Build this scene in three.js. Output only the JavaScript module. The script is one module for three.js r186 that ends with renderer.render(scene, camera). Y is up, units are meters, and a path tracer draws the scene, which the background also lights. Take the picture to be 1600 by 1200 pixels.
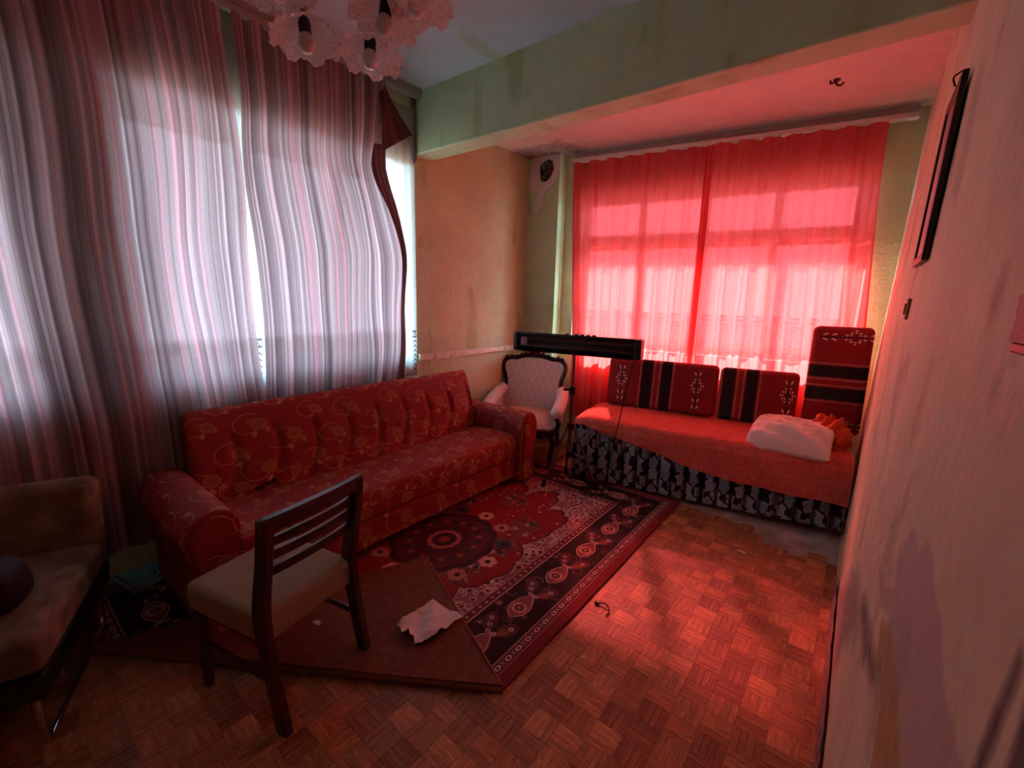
import * as THREE from 'three';
import { RoundedBoxGeometry } from 'three/addons/geometries/RoundedBoxGeometry.js';
import { mergeGeometries, mergeVertices } from 'three/addons/utils/BufferGeometryUtils.js';

// ---------- camera, sky, sun, exposure ----------
const scene = new THREE.Scene();
const camera = new THREE.PerspectiveCamera(82.87, 4 / 3, 0.02, 200);
{
  const D = Math.PI / 180, yaw = 38.254 * D, pitch = 11.129 * D, roll = 1.551 * D;
  const f = new THREE.Vector3(-Math.sin(yaw) * Math.cos(pitch), -Math.sin(pitch), -Math.cos(yaw) * Math.cos(pitch));
  const r0 = new THREE.Vector3(Math.cos(yaw), 0, -Math.sin(yaw));
  const u0 = new THREE.Vector3().crossVectors(r0, f);
  const r = r0.clone().multiplyScalar(Math.cos(roll)).addScaledVector(u0, Math.sin(roll));
  const u = u0.clone().multiplyScalar(Math.cos(roll)).addScaledVector(r0, -Math.sin(roll));
  camera.matrixAutoUpdate = true;
  camera.quaternion.setFromRotationMatrix(new THREE.Matrix4().makeBasis(r, u, f.clone().negate()));
  camera.position.set(0, 1.6, 0);
  camera.updateMatrixWorld(true);
}
scene.background = new THREE.Color().setRGB(0.46, 0.79, 1.0);
scene.backgroundIntensity = 20;
const sun = new THREE.DirectionalLight(new THREE.Color().setRGB(1, 0.93, 0.82), 78);
{
  const az = 28 * Math.PI / 180, el = 34 * Math.PI / 180;
  const dir = new THREE.Vector3(Math.sin(az) * Math.cos(el), -Math.sin(el), Math.cos(az) * Math.cos(el));
  sun.target.position.set(-0.6, 0, -2.2);
  sun.position.copy(sun.target.position).addScaledVector(dir, -14);
  sun.castShadow = true; sun.shadow.radius = 5;
  sun.shadow.mapSize.set(2048, 2048);
  Object.assign(sun.shadow.camera, { left: -6, right: 6, top: 6, bottom: -6, near: 1, far: 30 });
  scene.add(sun, sun.target);
}
const renderer = new THREE.WebGLRenderer({ antialias: true });
renderer.toneMapping = THREE.LinearToneMapping;
renderer.toneMappingExposure = 1.1;
renderer.shadowMap.enabled = true;

// ---------- helpers ----------
let seed = 12345;
const rnd = () => { seed |= 0; seed = seed + 0x6D2B79F5 | 0; let t = Math.imul(seed ^ seed >>> 15, 1 | seed); t = t + Math.imul(t ^ t >>> 7, 61 | t) ^ t; return ((t ^ t >>> 14) >>> 0) / 4294967296; };
const hash = (x, y, s = 0) => { let h = Math.imul(x, 374761393) + Math.imul(y, 668265263) + Math.imul(s, 974634777) | 0; h = Math.imul(h ^ h >>> 13, 1274126177); return ((h ^ h >>> 16) >>> 0) / 4294967296; };
const sm = (t) => t * t * (3 - 2 * t);
function vnoise(x, y, per = 0, s = 0) {
  const i = Math.floor(x), j = Math.floor(y), fx = sm(x - i), fy = sm(y - j);
  const w = (a) => per ? ((a % per) + per) % per : a;
  const a = hash(w(i), w(j), s), b = hash(w(i + 1), w(j), s), c = hash(w(i), w(j + 1), s), d = hash(w(i + 1), w(j + 1), s);
  return a + (b - a) * fx + (c - a) * fy + (a - b - c + d) * fx * fy;
}
const fbm = (x, y, o = 4, per = 0, s = 0) => { let v = 0, a = 0.5, t = 0; for (let k = 0; k < o; k++) { v += a * vnoise(x, y, per, s + k); t += a; x *= 2; y *= 2; per *= 2; a *= 0.5; } return v / t; };
const clamp = (x, a = 0, b = 1) => Math.min(b, Math.max(a, x));
const step = (a, b, x) => sm(clamp((x - a) / (b - a)));
const lerp = (a, b, t) => a + (b - a) * t;
function interp(pts, x) { // piecewise linear through [x, y] pairs sorted by x
  if (x <= pts[0][0]) return pts[0][1];
  for (let k = 1; k < pts.length; k++) if (x <= pts[k][0]) return lerp(pts[k - 1][1], pts[k][1], (x - pts[k - 1][0]) / (pts[k][0] - pts[k - 1][0]));
  return pts[pts.length - 1][1];
}
function pixTex(w, h, fn, srgb = true) {
  const d = new Uint8Array(w * h * 4);
  for (let y = 0; y < h; y++) for (let x = 0; x < w; x++) { const c = fn((x + 0.5) / w, (y + 0.5) / h), k = (y * w + x) * 4; d[k] = clamp(c[0], 0, 255); d[k + 1] = clamp(c[1], 0, 255); d[k + 2] = clamp(c[2], 0, 255); d[k + 3] = 255; }
  const t = new THREE.DataTexture(d, w, h); t.wrapS = t.wrapT = THREE.RepeatWrapping; t.magFilter = t.minFilter = THREE.LinearFilter;
  if (srgb) t.colorSpace = THREE.SRGBColorSpace; t.needsUpdate = true; return t;
}
function canvasTex(w, h, draw) {
  const c = document.createElement('canvas'); c.width = w; c.height = h; draw(c.getContext('2d'), w, h);
  const t = new THREE.CanvasTexture(c); t.wrapS = t.wrapT = THREE.RepeatWrapping; t.colorSpace = THREE.SRGBColorSpace; return t;
}
const rep = (t, rx, ry) => { const c = t.clone(); c.repeat.set(rx, ry); c.needsUpdate = true; return c; };
const M = (o) => new THREE.MeshStandardMaterial({ side: THREE.DoubleSide, roughness: 0.8, ...o });
const P = (o) => new THREE.MeshPhysicalMaterial({ side: THREE.DoubleSide, roughness: 0.8, ...o });
const used = {};
function numbered(n) { used[n] = (used[n] ?? -1) + 1; return used[n] ? n + '_' + String(used[n]).padStart(3, '0') : n; }
function fin(m) { m.castShadow = m.receiveShadow = true; return m; }
function thing(name, label, category, [x, y, z] = [0, 0, 0], turn = 0, group) {
  const o = new THREE.Group(); o.name = numbered(name); o.position.set(x, y, z); o.rotation.y = turn; o.userData = { label, category }; if (group) o.userData.group = group; scene.add(o); return o;
}
function one(name, label, category, geo, mat, [x, y, z] = [0, 0, 0], turn = 0, group) {
  const o = fin(new THREE.Mesh(geo, mat)); o.name = numbered(name); o.position.set(x, y, z); o.rotation.y = turn; o.userData = { label, category }; if (group) o.userData.group = group; scene.add(o); return o;
}
function struct(name, geo, mat, label) { const o = fin(new THREE.Mesh(geo, mat)); o.name = numbered(name); o.userData = { kind: 'structure', label }; scene.add(o); return o; }
function part(parent, name, geo, mat, label) { const o = fin(new THREE.Mesh(geo, mat)); o.name = name; if (label) o.userData.label = label; parent.add(o); return o; }
// uv in metres from the dominant direction of each face
function uvm(g, sx = 1, sy = 1) {
  g = g.index ? g.toNonIndexed() : g;
  const p = g.attributes.position, uv = new Float32Array(p.count * 2), a = new THREE.Vector3(), b = new THREE.Vector3(), c = new THREE.Vector3();
  for (let i = 0; i < p.count; i += 3) {
    a.fromBufferAttribute(p, i); b.fromBufferAttribute(p, i + 1); c.fromBufferAttribute(p, i + 2);
    const n = b.clone().sub(a).cross(c.clone().sub(a)), x = Math.abs(n.x), y = Math.abs(n.y), z = Math.abs(n.z);
    [a, b, c].forEach((q, k) => { const [u, v] = x >= y && x >= z ? [q.z, q.y] : y >= z ? [q.x, q.z] : [q.x, q.y]; uv[(i + k) * 2] = u * sx; uv[(i + k) * 2 + 1] = v * sy; });
  }
  g.setAttribute('uv', new THREE.BufferAttribute(uv, 2)); return g;
}
const clean = (g) => { g = g.index ? g.toNonIndexed() : g; for (const k of Object.keys(g.attributes)) if (!['position', 'normal', 'uv'].includes(k)) g.deleteAttribute(k); return g; };
const merge = (list) => mergeGeometries(list.map(clean));
const box = (w, h, d, x = 0, y = 0, z = 0, r = 0) => { const g = r ? new RoundedBoxGeometry(w, h, d, 3, Math.min(r, w / 2.01, h / 2.01, d / 2.01)) : new THREE.BoxGeometry(w, h, d); g.translate(x, y, z); return g; };
const span = (x0, x1, y0, y1, z0, z1, r = 0) => box(x1 - x0, y1 - y0, z1 - z0, (x0 + x1) / 2, (y0 + y1) / 2, (z0 + z1) / 2, r);
const V = (x, y, z) => new THREE.Vector3(x, y, z);
const tube = (pts, r, n = 24, k = 8, closed = false) => new THREE.TubeGeometry(new THREE.CatmullRomCurve3(pts.map((p) => V(...p)), closed), n, r, k, closed);
function rod(a, b, r, r2 = r, k = 10) { const A = V(...a), B = V(...b), d = B.clone().sub(A), g = new THREE.CylinderGeometry(r2, r, d.length(), k); g.applyQuaternion(new THREE.Quaternion().setFromUnitVectors(V(0, 1, 0), d.clone().normalize())); const m = A.add(B).multiplyScalar(0.5); g.translate(m.x, m.y, m.z); return g; }
function grid(nu, nv, fn) { // fn(u, v) -> [x, y, z, tu?, tv?]
  const pos = [], uv = [], idx = [];
  for (let j = 0; j <= nv; j++) for (let i = 0; i <= nu; i++) { const q = fn(i / nu, j / nv); pos.push(q[0], q[1], q[2]); uv.push(q[3] ?? i / nu, q[4] ?? j / nv); }
  for (let j = 0; j < nv; j++) for (let i = 0; i < nu; i++) { const a = j * (nu + 1) + i, b = a + 1, c = a + nu + 1, d = c + 1; idx.push(a, b, d, a, d, c); }
  const g = new THREE.BufferGeometry(); g.setAttribute('position', new THREE.Float32BufferAttribute(pos, 3)); g.setAttribute('uv', new THREE.Float32BufferAttribute(uv, 2)); g.setIndex(idx); g.computeVertexNormals(); return g;
}
// a thick sheet: grid plus its underside and rim
function slab(nu, nv, fn, th) {
  const top = grid(nu, nv, fn), p = top.attributes.position, n = top.attributes.normal, bot = top.clone(), q = bot.attributes.position;
  for (let i = 0; i < p.count; i++) q.setXYZ(i, p.getX(i) - n.getX(i) * th, p.getY(i) - n.getY(i) * th, p.getZ(i) - n.getZ(i) * th);
  bot.computeVertexNormals(); bot.index.array.reverse(); bot.computeVertexNormals();
  const W = nu + 1, rim = []; for (let i = 0; i < nu; i++) rim.push(i); for (let j = 0; j < nv; j++) rim.push(j * W + nu); for (let i = nu; i > 0; i--) rim.push(nv * W + i); for (let j = nv; j > 0; j--) rim.push(j * W);
  const pos = [], uv = [], idx = []; rim.forEach((k) => { pos.push(p.getX(k), p.getY(k), p.getZ(k), q.getX(k), q.getY(k), q.getZ(k)); const tu = top.attributes.uv; uv.push(tu.getX(k), tu.getY(k), tu.getX(k), tu.getY(k)); });
  const m = rim.length; for (let i = 0; i < m; i++) { const a = 2 * i, b = 2 * ((i + 1) % m); idx.push(a, a + 1, b, b, a + 1, b + 1); }
  const side = new THREE.BufferGeometry(); side.setAttribute('position', new THREE.Float32BufferAttribute(pos, 3)); side.setAttribute('uv', new THREE.Float32BufferAttribute(uv, 2)); side.setIndex(idx); side.computeVertexNormals();
  return merge([top, bot, side]);
}
function extr(pts, depth, bevel = 0.004, holes = []) { // outline in x,y pushed along z from 0 to depth
  const s = new THREE.Shape(pts.map(([x, y]) => new THREE.Vector2(x, y))); for (const h of holes) s.holes.push(new THREE.Path(h.map(([x, y]) => new THREE.Vector2(x, y))));
  const g = new THREE.ExtrudeGeometry(s, { depth: depth - 2 * bevel, bevelEnabled: bevel > 0, bevelSize: bevel, bevelThickness: bevel, bevelSegments: 2, curveSegments: 12 }); g.translate(0, 0, bevel); return g;
}
function curvePts(pts, n, closed = false) { const c = new THREE.CatmullRomCurve3(pts.map(([x, y]) => V(x, y, 0)), closed); return c.getPoints(n).map((p) => [p.x, p.y]); }
const lathe = (pts, n = 24) => new THREE.LatheGeometry(pts.map(([x, y]) => new THREE.Vector2(x, y)), n);
// the far wall stands askew: t along it, off towards the room
const TH = Math.atan2(0.44, 2.695), DX = V(Math.cos(TH), 0, -Math.sin(TH)), DN = V(Math.sin(TH), 0, Math.cos(TH)), P0 = V(-2.52, 0, -4.173);
const FW = (t, y, off) => [P0.x + DX.x * t + DN.x * off, y, P0.z + DX.z * t + DN.z * off];

// ---------- shared procedural textures ----------
const grain = pixTex(256, 256, (u, v) => { const k = 255 * fbm(u * 32, v * 32, 4, 32, 3); return [k, k, k]; }, false);
const stucco = pixTex(512, 512, (u, v) => { const k = 255 * (0.6 * fbm(u * 40, v * 40, 4, 40, 7) + 0.4 * Math.pow(fbm(u * 16, v * 10, 3, 0, 9), 2)); return [k, k, k]; }, false);
const weave = pixTex(256, 256, (u, v) => { const k = 150 + 60 * Math.sin(u * Math.PI * 128) * Math.sin(v * Math.PI * 128) + 60 * (vnoise(u * 128, v * 128, 128, 2) - 0.5); return [k, k, k]; }, false);
const woodGrain = pixTex(512, 512, (u, v) => { const r = fbm(u * 4, v * 64, 4, 0, 5), s = fbm(u * 16, v * 256, 2, 0, 6), k = 150 + 90 * (r - 0.5) + 70 * (s - 0.5); return [k * 1.15, k, k * 0.88]; });
const darkWood = pixTex(256, 256, (u, v) => { const k = 0.75 + 0.5 * fbm(u * 6, v * 60, 4, 0, 15); return [58 * k, 34 * k, 26 * k]; });
const paint = (s, r, g, b, dirt = 0.1) => pixTex(1024, 1024, (u, v) => {
  const a = fbm(u * 6, v * 6, 5, 6, s), c = fbm(u * 60, v * 60, 3, 60, s + 4), st = step(0.6, 0.8, fbm(u * 14, v * 5, 4, 0, s + 9));
  const k = 1 + dirt * (a - 0.5) * 1.6 + 0.05 * (c - 0.5) - st * dirt * 0.9; return [r * k, g * k, b * k * (1 - 0.1 * st)];
});

// ---------- the room ----------
const wallPaint = paint(21, 210, 220, 172);
const wallMat = M({ map: rep(wallPaint, 0.5, 0.5), bumpMap: rep(stucco, 1.6, 1.6), bumpScale: 0.006, roughness: 0.75 });
const beamMat = M({ map: rep(paint(22, 196, 226, 182), 0.4, 0.4), roughness: 0.7, bumpMap: rep(grain, 2, 2), bumpScale: 0.001 });
const ceilPaint = paint(41, 226, 226, 222, 0.07);
const ceilMat = M({ map: rep(paint(42, 204, 222, 228, 0.07), 0.4, 0.4), roughness: 0.85 });
const alcovePaint = canvasAlcove();
function canvasAlcove() {
  return pixTex(1024, 768, (u, v) => { // u along x -3.3..0.3, v along z -4.9..-2.5
    const a = fbm(u * 9, v * 6, 5, 0, 71), c = fbm(u * 70, v * 50, 3, 0, 72), x = -3.3 + 3.6 * u, z = -4.9 + 2.4 * v;
    const d = Math.hypot((x + 2.78) / 0.42, (z + 3.95) / 0.26) + 0.7 * (fbm(u * 30, v * 24, 4, 0, 75) - 0.5), damp = step(1.05, 0.75, d), rim = step(0.2, 0, Math.abs(d - 1));
    const k = 1 + 0.1 * (a - 0.5) + 0.05 * (c - 0.5) - 0.3 * damp * (0.4 + fbm(u * 60, v * 44, 3, 0, 77)) - 0.1 * rim; return [226 * k, 223 * k, 216 * k];
  });
}
const concrete = pixTex(512, 512, (u, v) => { const k = 0.75 + 0.5 * fbm(u * 10, v * 10, 5, 10, 31); return [176 * k, 168 * k, 158 * k]; });
const floor = struct('floor', uvm(span(-3.5, 0.35, -0.2, -0.011, -4.95, 1.95)), M({ map: rep(concrete, 1, 1), bumpMap: rep(grain, 3, 3), bumpScale: 0.004, roughness: 0.9 }), 'bare concrete under the mosaic parquet');

const CH = 3.16, AH = 3.06, WL = -3.02;
{ // left wall with two window openings; shape in (-z, y) pushed along x
  const hole = (z0, z1, y0, y1) => [[-z0, y0], [-z1, y0], [-z1, y1], [-z0, y1]];
  const g = extr([[-1.9, 0 - 0.011], [4.6, -0.011], [4.6, CH + 0.1], [-1.9, CH + 0.1]], 0.1, 0, [hole(-0.55, -2.47, 1.0, 2.74), hole(0.3, -0.26, 1.0, 2.74)]);
  g.rotateY(Math.PI / 2); g.translate(WL - 0.1, 0, 0);
  struct('wall_left', uvm(g), wallMat, 'pale green textured wall beside the brown curtains');
}
{ // far wall
  const g = extr([[-0.6, -0.011], [2.95, -0.011], [2.95, AH + 0.1], [-0.6, AH + 0.1]], 0.22, 0, [[[0.04, 1.0], [2.5, 1.0], [2.5, 2.68], [0.04, 2.68]]]);
  const o = struct('wall_far', uvm(g), wallMat, 'pale green wall round the red curtained window'); o.position.set(...FW(0, 0, -0.22)); o.rotation.y = TH;
}
const rwX = (y) => 0.111 + 0.022 * y;
{ // right wall, a little out of plumb, with bare plaster, smears and a peeled foot
  const inPoly = (p, x, y) => { let c = false; for (let i = 0, j = p.length - 1; i < p.length; j = i++) if ((p[i][1] > y) !== (p[j][1] > y) && x < (p[j][0] - p[i][0]) * (y - p[i][1]) / (p[j][1] - p[i][1]) + p[i][0]) c = !c; return c; };
  const soft = (p, x, y, q) => { const b = p.box ??= [Math.min(...p.map((a) => a[0])), Math.max(...p.map((a) => a[0])), Math.min(...p.map((a) => a[1])), Math.max(...p.map((a) => a[1]))]; if (x < b[0] - q || x > b[1] + q || y < b[2] - q || y > b[3] + q) return 0; let c = 0; for (let k = 0; k < 9; k++) c += inPoly(p, x + q * (k % 3 - 1) * 0.8, y + q * (Math.floor(k / 3) - 1) * 0.8); return c / 9; };
  const patch = [[-1.53, 0.91], [-1.3, 0.96], [-1.18, 1.0], [-1.19, 1.08], [-1.1, 1.19], [-1.02, 1.17], [-0.93, 1.23], [-0.78, 1.2], [-0.66, 1.18], [-0.54, 1.17], [-0.5, 0.8], [-0.75, 0.7], [-0.9, 0.95], [-1.08, 0.98], [-1.32, 0.9]];
  const ochre = [[-1.2, 0.91], [-1.09, 0.976], [-0.86, 0.974], [-0.75, 0.96], [-0.8, 0.7], [-0.9, 0.72], [-0.985, 0.868], [-1.14, 0.85]], smear = [[-1.71, 0.67], [-1.6, 0.74], [-1.3, 0.8], [-1.07, 0.86], [-1.02, 0.86], [-1.12, 0.8], [-1.32, 0.72]];
  const grey = [[-2.67, 0.1], [-2.5, 0.3], [-2.04, 0.6], [-1.6, 0.68], [-1.7, 0.52], [-1.96, 0.3], [-2.1, 0.05]], band = [[-0.505, 1.335], [-0.493, 1.323], [-0.5, 1.209], [-0.51, 0.9], [-0.54, 0.9], [-0.522, 1.19], [-0.515, 1.265]], band2 = [[-0.469, 1.31], [-0.41, 1.3], [-0.40, 0.8], [-0.48, 0.8], [-0.465, 1.248]], scuff = [[-0.956, 1.652], [-0.887, 1.64], [-0.912, 1.588], [-0.946, 1.592]];
  const tex = pixTex(2048, 1024, (u, v) => { // u: z from 1.9 to -4.9 (6.8 m), v: y 0..3.2
    const z = 1.9 - 6.8 * u, y = 3.2 * v, n = fbm(u * 34, v * 16, 5, 0, 51), f = fbm(u * 240, v * 110, 3, 0, 52);
    let r = 222, g = 212, b = 178; const k = 1 + 0.14 * (n - 0.5) + 0.06 * (f - 0.5); r *= k; g *= k; b *= k;
    const mix = (R, G, B, a) => { r = lerp(r, R, a); g = lerp(g, G, a); b = lerp(b, B, a); };
    const Z = z + 0.05 * (fbm(z * 12, y * 12, 4, 0, 53) - 0.5), Y = y + 0.04 * (fbm(z * 12 + 9, y * 12, 4, 0, 54) - 0.5), fr = 0.7 + 0.6 * fbm(z * 40, y * 40, 3, 0, 56);
    mix(190, 172, 166, 0.8 * soft(patch, Z, Y, 0.006)); mix(176, 140, 84, 0.8 * fr * soft(ochre, Z, Y, 0.012)); mix(128, 116, 124, 0.6 * fr * soft(grey, Z, Y, 0.05)); mix(84, 78, 86, 0.75 * fr * soft(smear, Z, Y, 0.025));
    mix(74, 68, 64, 0.8 * fr * soft(band, z, y, 0.008)); mix(84, 74, 70, 0.8 * soft(band2, z, y, 0.006)); mix(140, 112, 104, 0.5 * fr * soft(scuff, Z, Y, 0.02));
    const sc = step(0.6, 0.75, fbm(z * 5 + 70, y * 3, 5, 0, 58)) * 0.35; mix(150, 136, 118, sc);
    return [r, g, b];
  });
  tex.wrapS = tex.wrapT = THREE.ClampToEdgeWrapping;
  const g = grid(60, 30, (u, v) => { const y = -0.011 + 3.3 * v, z = 1.9 - 6.8 * u; return [rwX(y) + 0.004 * (fbm(z * 2, y * 2, 3, 0, 60) - 0.5), y, z, u, y / 3.2]; });
  const back = grid(1, 1, (u, v) => [0.36, -0.011 + 3.3 * v, 1.9 - 6.8 * u]);
  const o = struct('wall_right', merge([g, back, span(0.1, 0.36, -0.011, 0, -4.9, 1.9), span(0.18, 0.36, 3.2, 3.29, -4.9, 1.9)]), M({ map: tex, bumpMap: rep(stucco, 6, 3), bumpScale: 0.004, roughness: 0.72 }), 'stained wall with peeling paint beside the parquet');
  const foot = grid(90, 4, (u, v) => { const z = -1.0 - 2.0 * u, h = 0.055 + 0.03 * fbm(z * 12, 1, 3, 0, 61); return [rwX(0) - 0.022 + 0.012 * v + 0.012 * (fbm(z * 18, v * 4, 3, 0, 62) - 0.5), h * v, z]; });
  part(o, 'baseboard', foot, M({ map: rep(pixTex(256, 64, (u, v) => { const k = 0.7 + 0.6 * fbm(u * 40, v * 8, 4, 0, 63); return [150 * k, 112 * k, 112 * k]; }), 1, 1), roughness: 0.9 }), 'crumbling pinkish skirting along the floor');
}
struct('wall_back', uvm(span(-3.4, 0.3, -0.011, CH + 0.1, 1.7, 1.95)), wallMat, 'wall behind the dining chair side of the room');
struct('ceiling', uvm(span(-3.3, 0.36, CH, CH + 0.15, -2.62, 1.95)), ceilMat, 'flat white ceiling above the chandelier');
struct('ceiling_alcove', (() => { const g = span(-3.3, 0.36, AH, AH + 0.2, -4.95, -2.6), p = g.attributes.position, uv = g.attributes.uv; for (let i = 0; i < p.count; i++) uv.setXY(i, (p.getX(i) + 3.3) / 3.6, (p.getZ(i) + 4.9) / 2.4); return g; })(), M({ map: alcovePaint, roughness: 0.85 }), 'lower ceiling of the alcove with a damp mark');
struct('ceiling_beam', uvm(merge([span(-3.1, 0.3, 2.71, CH + 0.02, -2.65, -2.46, 0.012)])), beamMat, 'deep pale green beam between room and alcove');
// column with a broken flue hole
{
  const hole = [], cx = -2.79, cy = 2.915; for (let k = 0; k < 28; k++) { const a = k / 28 * Math.PI * 2, r = 1 + 0.22 * (vnoise(k * 0.7, 3, 0, 81) - 0.5); hole.push([cx + 0.095 * r * Math.cos(a), cy + 0.112 * r * Math.sin(a)]); }
  const g = extr([[-3.2, -0.011], [-2.625, -0.011], [-2.625, AH + 0.05], [-3.2, AH + 0.05]], 0.09, 0, [hole]); g.translate(0, 0, -4.11);
  const back = span(-3.2, -2.625, -0.011, AH + 0.05, -4.45, -4.24);
  const ring = grid(28, 1, (u, v) => { const [x, y] = hole[Math.round(u * 28) % 28]; return [x, y, -4.03 - 0.22 * v]; });
  const side = span(-2.66, -2.625, -0.011, AH + 0.05, -4.25, -4.10);
  const col = struct('wall_column', uvm(merge([g, back, side])), beamMat, 'pale green column beside the red curtain with a broken flue hole');
  part(col, 'flue_lining', ring, M({ color: 0x96503f, map: rep(grain, 1, 1), roughness: 0.95 }), 'broken reddish lining of the flue hole');
  part(col, 'flue_back', uvm(box(0.3, 0.32, 0.01, cx, cy, -4.235)), M({ color: 0x8e5a4a, map: rep(grain, 2, 2), roughness: 1 }), 'reddish masonry at the back of the flue');
  const pm = M({ map: rep(ceilPaint, 1, 1), color: 0xffffff, bumpMap: rep(stucco, 3, 3), bumpScale: 0.01, roughness: 0.9 });
  const outer = []; const prof = [[-0.17, 0.13], [-0.02, 0.14], [0.15, 0.135], [0.155, 0], [0.11, -0.13], [0.02, -0.2], [-0.03, -0.28], [-0.03, -0.34], [-0.1, -0.42], [-0.135, -0.4], [-0.1, -0.26], [-0.16, -0.16], [-0.22, -0.1], [-0.215, 0.04]];
  for (const [x, y] of curvePts(prof, 90, true).slice(0, 90)) outer.push([cx + x + 0.012 * (rnd() - 0.5), cy + y + 0.012 * (rnd() - 0.5)]);
  const gp = extr(outer, 0.012, 0.003, [hole]); gp.translate(0, 0, -4.022);
  part(col, 'plaster_patch', uvm(gp), pm, 'rough white plaster patch round the flue hole');
  for (const [x, y, z, w, h, a] of [[-0.035, -0.06, -4.05, 0.07, 0.05, 0.3], [0.03, 0.02, -4.08, 0.06, 0.12, -0.2], [-0.05, 0.04, -4.07, 0.035, 0.06, 0.5], [0.01, -0.085, -4.045, 0.09, 0.025, 0.1]]) { const b = box(w, h, 0.07, 0, 0, 0, 0.008); b.rotateZ(a); b.translate(cx + x, cy + y, z); part(col, 'brick', uvm(b), M({ color: x > 0 ? 0xa8483a : 0x8e9a92, map: rep(grain, 2, 2), roughness: 0.95 }), x > 0 ? 'broken red brick in the flue' : undefined); }
}
// white strip on the alcove's left wall
struct('trim_1', (() => { const g = grid(40, 1, (u, v) => { const z = -2.46 - 1.56 * u; return [WL + 0.014, lerp(1.045, 1.092, v) + 0.004 * (vnoise(u * 30, v * 9, 0, 91) - 0.5), z]; }); return uvm(merge([slab(40, 1, (u, v) => { const z = -2.47 - 1.55 * u; return [WL + 0.022, lerp(1.042, 1.094, 1 - v) + 0.006 * (vnoise(u * 30, v * 9, 0, 91) - 0.5) * (u < 0.2 ? 2 : 1), z]; }, 0.016)])); })(), M({ map: rep(paint(95, 240, 238, 214, 0.2), 1, 1), roughness: 0.6 }), 'narrow painted wooden strip along the alcove wall');

// ---------- parquet ----------
{
  const S = 0.105, N = 4, sw = S / N, gap = 0.0009, mat = M({ map: rep(woodGrain, 4, 4), vertexColors: true, roughness: 0.5 });
  const matShine = mat; matShine.bumpMap = rep(grain, 6, 6); matShine.bumpScale = 0.0006;
  const edge = [[-0.99, -3.6], [-0.98, -3.43], [-0.92, -3.417], [-0.753, -3.425], [-0.562, -3.395], [-0.47, -3.42], [-0.385, -3.367], [-0.285, -3.234], [-0.129, -3.17], [-0.002, -3.328], [0.104, -3.235]];
  const bare = (x, z) => x > -0.98 && z < interp(edge, x) + 0.02 * (hash(Math.round(x * 200), Math.round(z * 200), 4) - 0.5);
  const tones = [[0.95, 0.6, 0.33], [0.75, 0.44, 0.23], [1.1, 0.72, 0.4], [0.6, 0.34, 0.18], [1.0, 0.58, 0.29], [0.85, 0.55, 0.31]];
  const strip = (x, z, along, tone, dy, o) => { // along: 0 = x, 1 = z
    const w = (along ? sw : S) - gap, d = (along ? S : sw) - gap, g = clean(new THREE.BoxGeometry(w, 0.011, d)); g.translate(x, -0.0055 + dy, z);
    const p = g.attributes.position, uv = g.attributes.uv, c = new Float32Array(p.count * 3);
    for (let i = 0; i < p.count; i++) { c.set(tone, i * 3); const X = p.getX(i), Z = p.getZ(i); uv.setXY(i, (along ? Z : X) + o[0], (along ? X : Z) + o[1]); }
    g.setAttribute('color', new THREE.BufferAttribute(c, 3)); return g;
  };
  const variants = []; for (let k = 0; k < 14; k++) { const L = [], base = tones[k % 6]; for (let s = 0; s < N; s++) { const q = 0.82 + 0.36 * rnd(); L.push(strip(0, -S / 2 + sw * (s + 0.5), 0, base.map((x) => x * q), -0.0012 * rnd(), [rnd(), rnd()])); } variants.push(mergeGeometries(L)); }
  const cells = [], v = new THREE.Vector3();
  for (let z = -4.7 + S / 2; z < 1.7; z += S) for (let x = -3.0 + S / 2; x < 0.14; x += S) {
    let nb = 0; for (const a of [-0.4, 0, 0.4]) for (const b of [-0.4, 0, 0.4]) nb += bare(x + a * S, z + b * S); if (nb === 9) continue;
    const turn = (Math.round((x + 9) / S) + Math.round((z + 9) / S)) % 2, underRug = x < -0.97 && z < -1.1 + 0;
    v.set(x, 0, z).project(camera); const inView = v.z < 1 && Math.abs(v.x) < 1.02 && Math.abs(v.y) < 1.02 && !(x < -0.99 && z < -1.2 && z > -3.46) && !(x < -2.2);
    cells.push({ x, z, turn, nb, inView, d: Math.hypot(x, z, 1.6), k: Math.floor(rnd() * 14) });
  }
  const shown = new Set(cells.filter((c) => c.inView && v.set(c.x, 0, c.z)).sort((a, b) => a.d - b.d).slice(0, 300)), rest = [];
  for (const c of cells) {
    let g;
    if (c.nb) { const L = []; for (let s = 0; s < N; s++) { const o = -S / 2 + sw * (s + 0.5), px = c.turn ? c.x + o : c.x, pz = c.turn ? c.z : c.z + o; if (!bare(px, pz)) L.push(strip(c.turn ? o : 0, c.turn ? 0 : o, c.turn, tones[(c.k + s) % 6], -0.001 * rnd(), [rnd(), rnd()])); } if (!L.length) continue; g = mergeGeometries(L); } else { g = variants[c.k]; }
    if (shown.has(c)) { const m = part(floor, 'parquet_block', g, mat); m.position.set(c.x, 0, c.z); if (!c.nb && c.turn) m.rotation.y = Math.PI / 2; } else { const h = g.clone(); if (!c.nb && c.turn) h.rotateY(Math.PI / 2); h.translate(c.x, 0, c.z); rest.push(h); }
  }
  const r = part(floor, 'parquet_field', mergeGeometries(rest), mat, 'mosaic parquet further off and under the furniture'); r.userData.kind = 'stuff';
}

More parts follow.
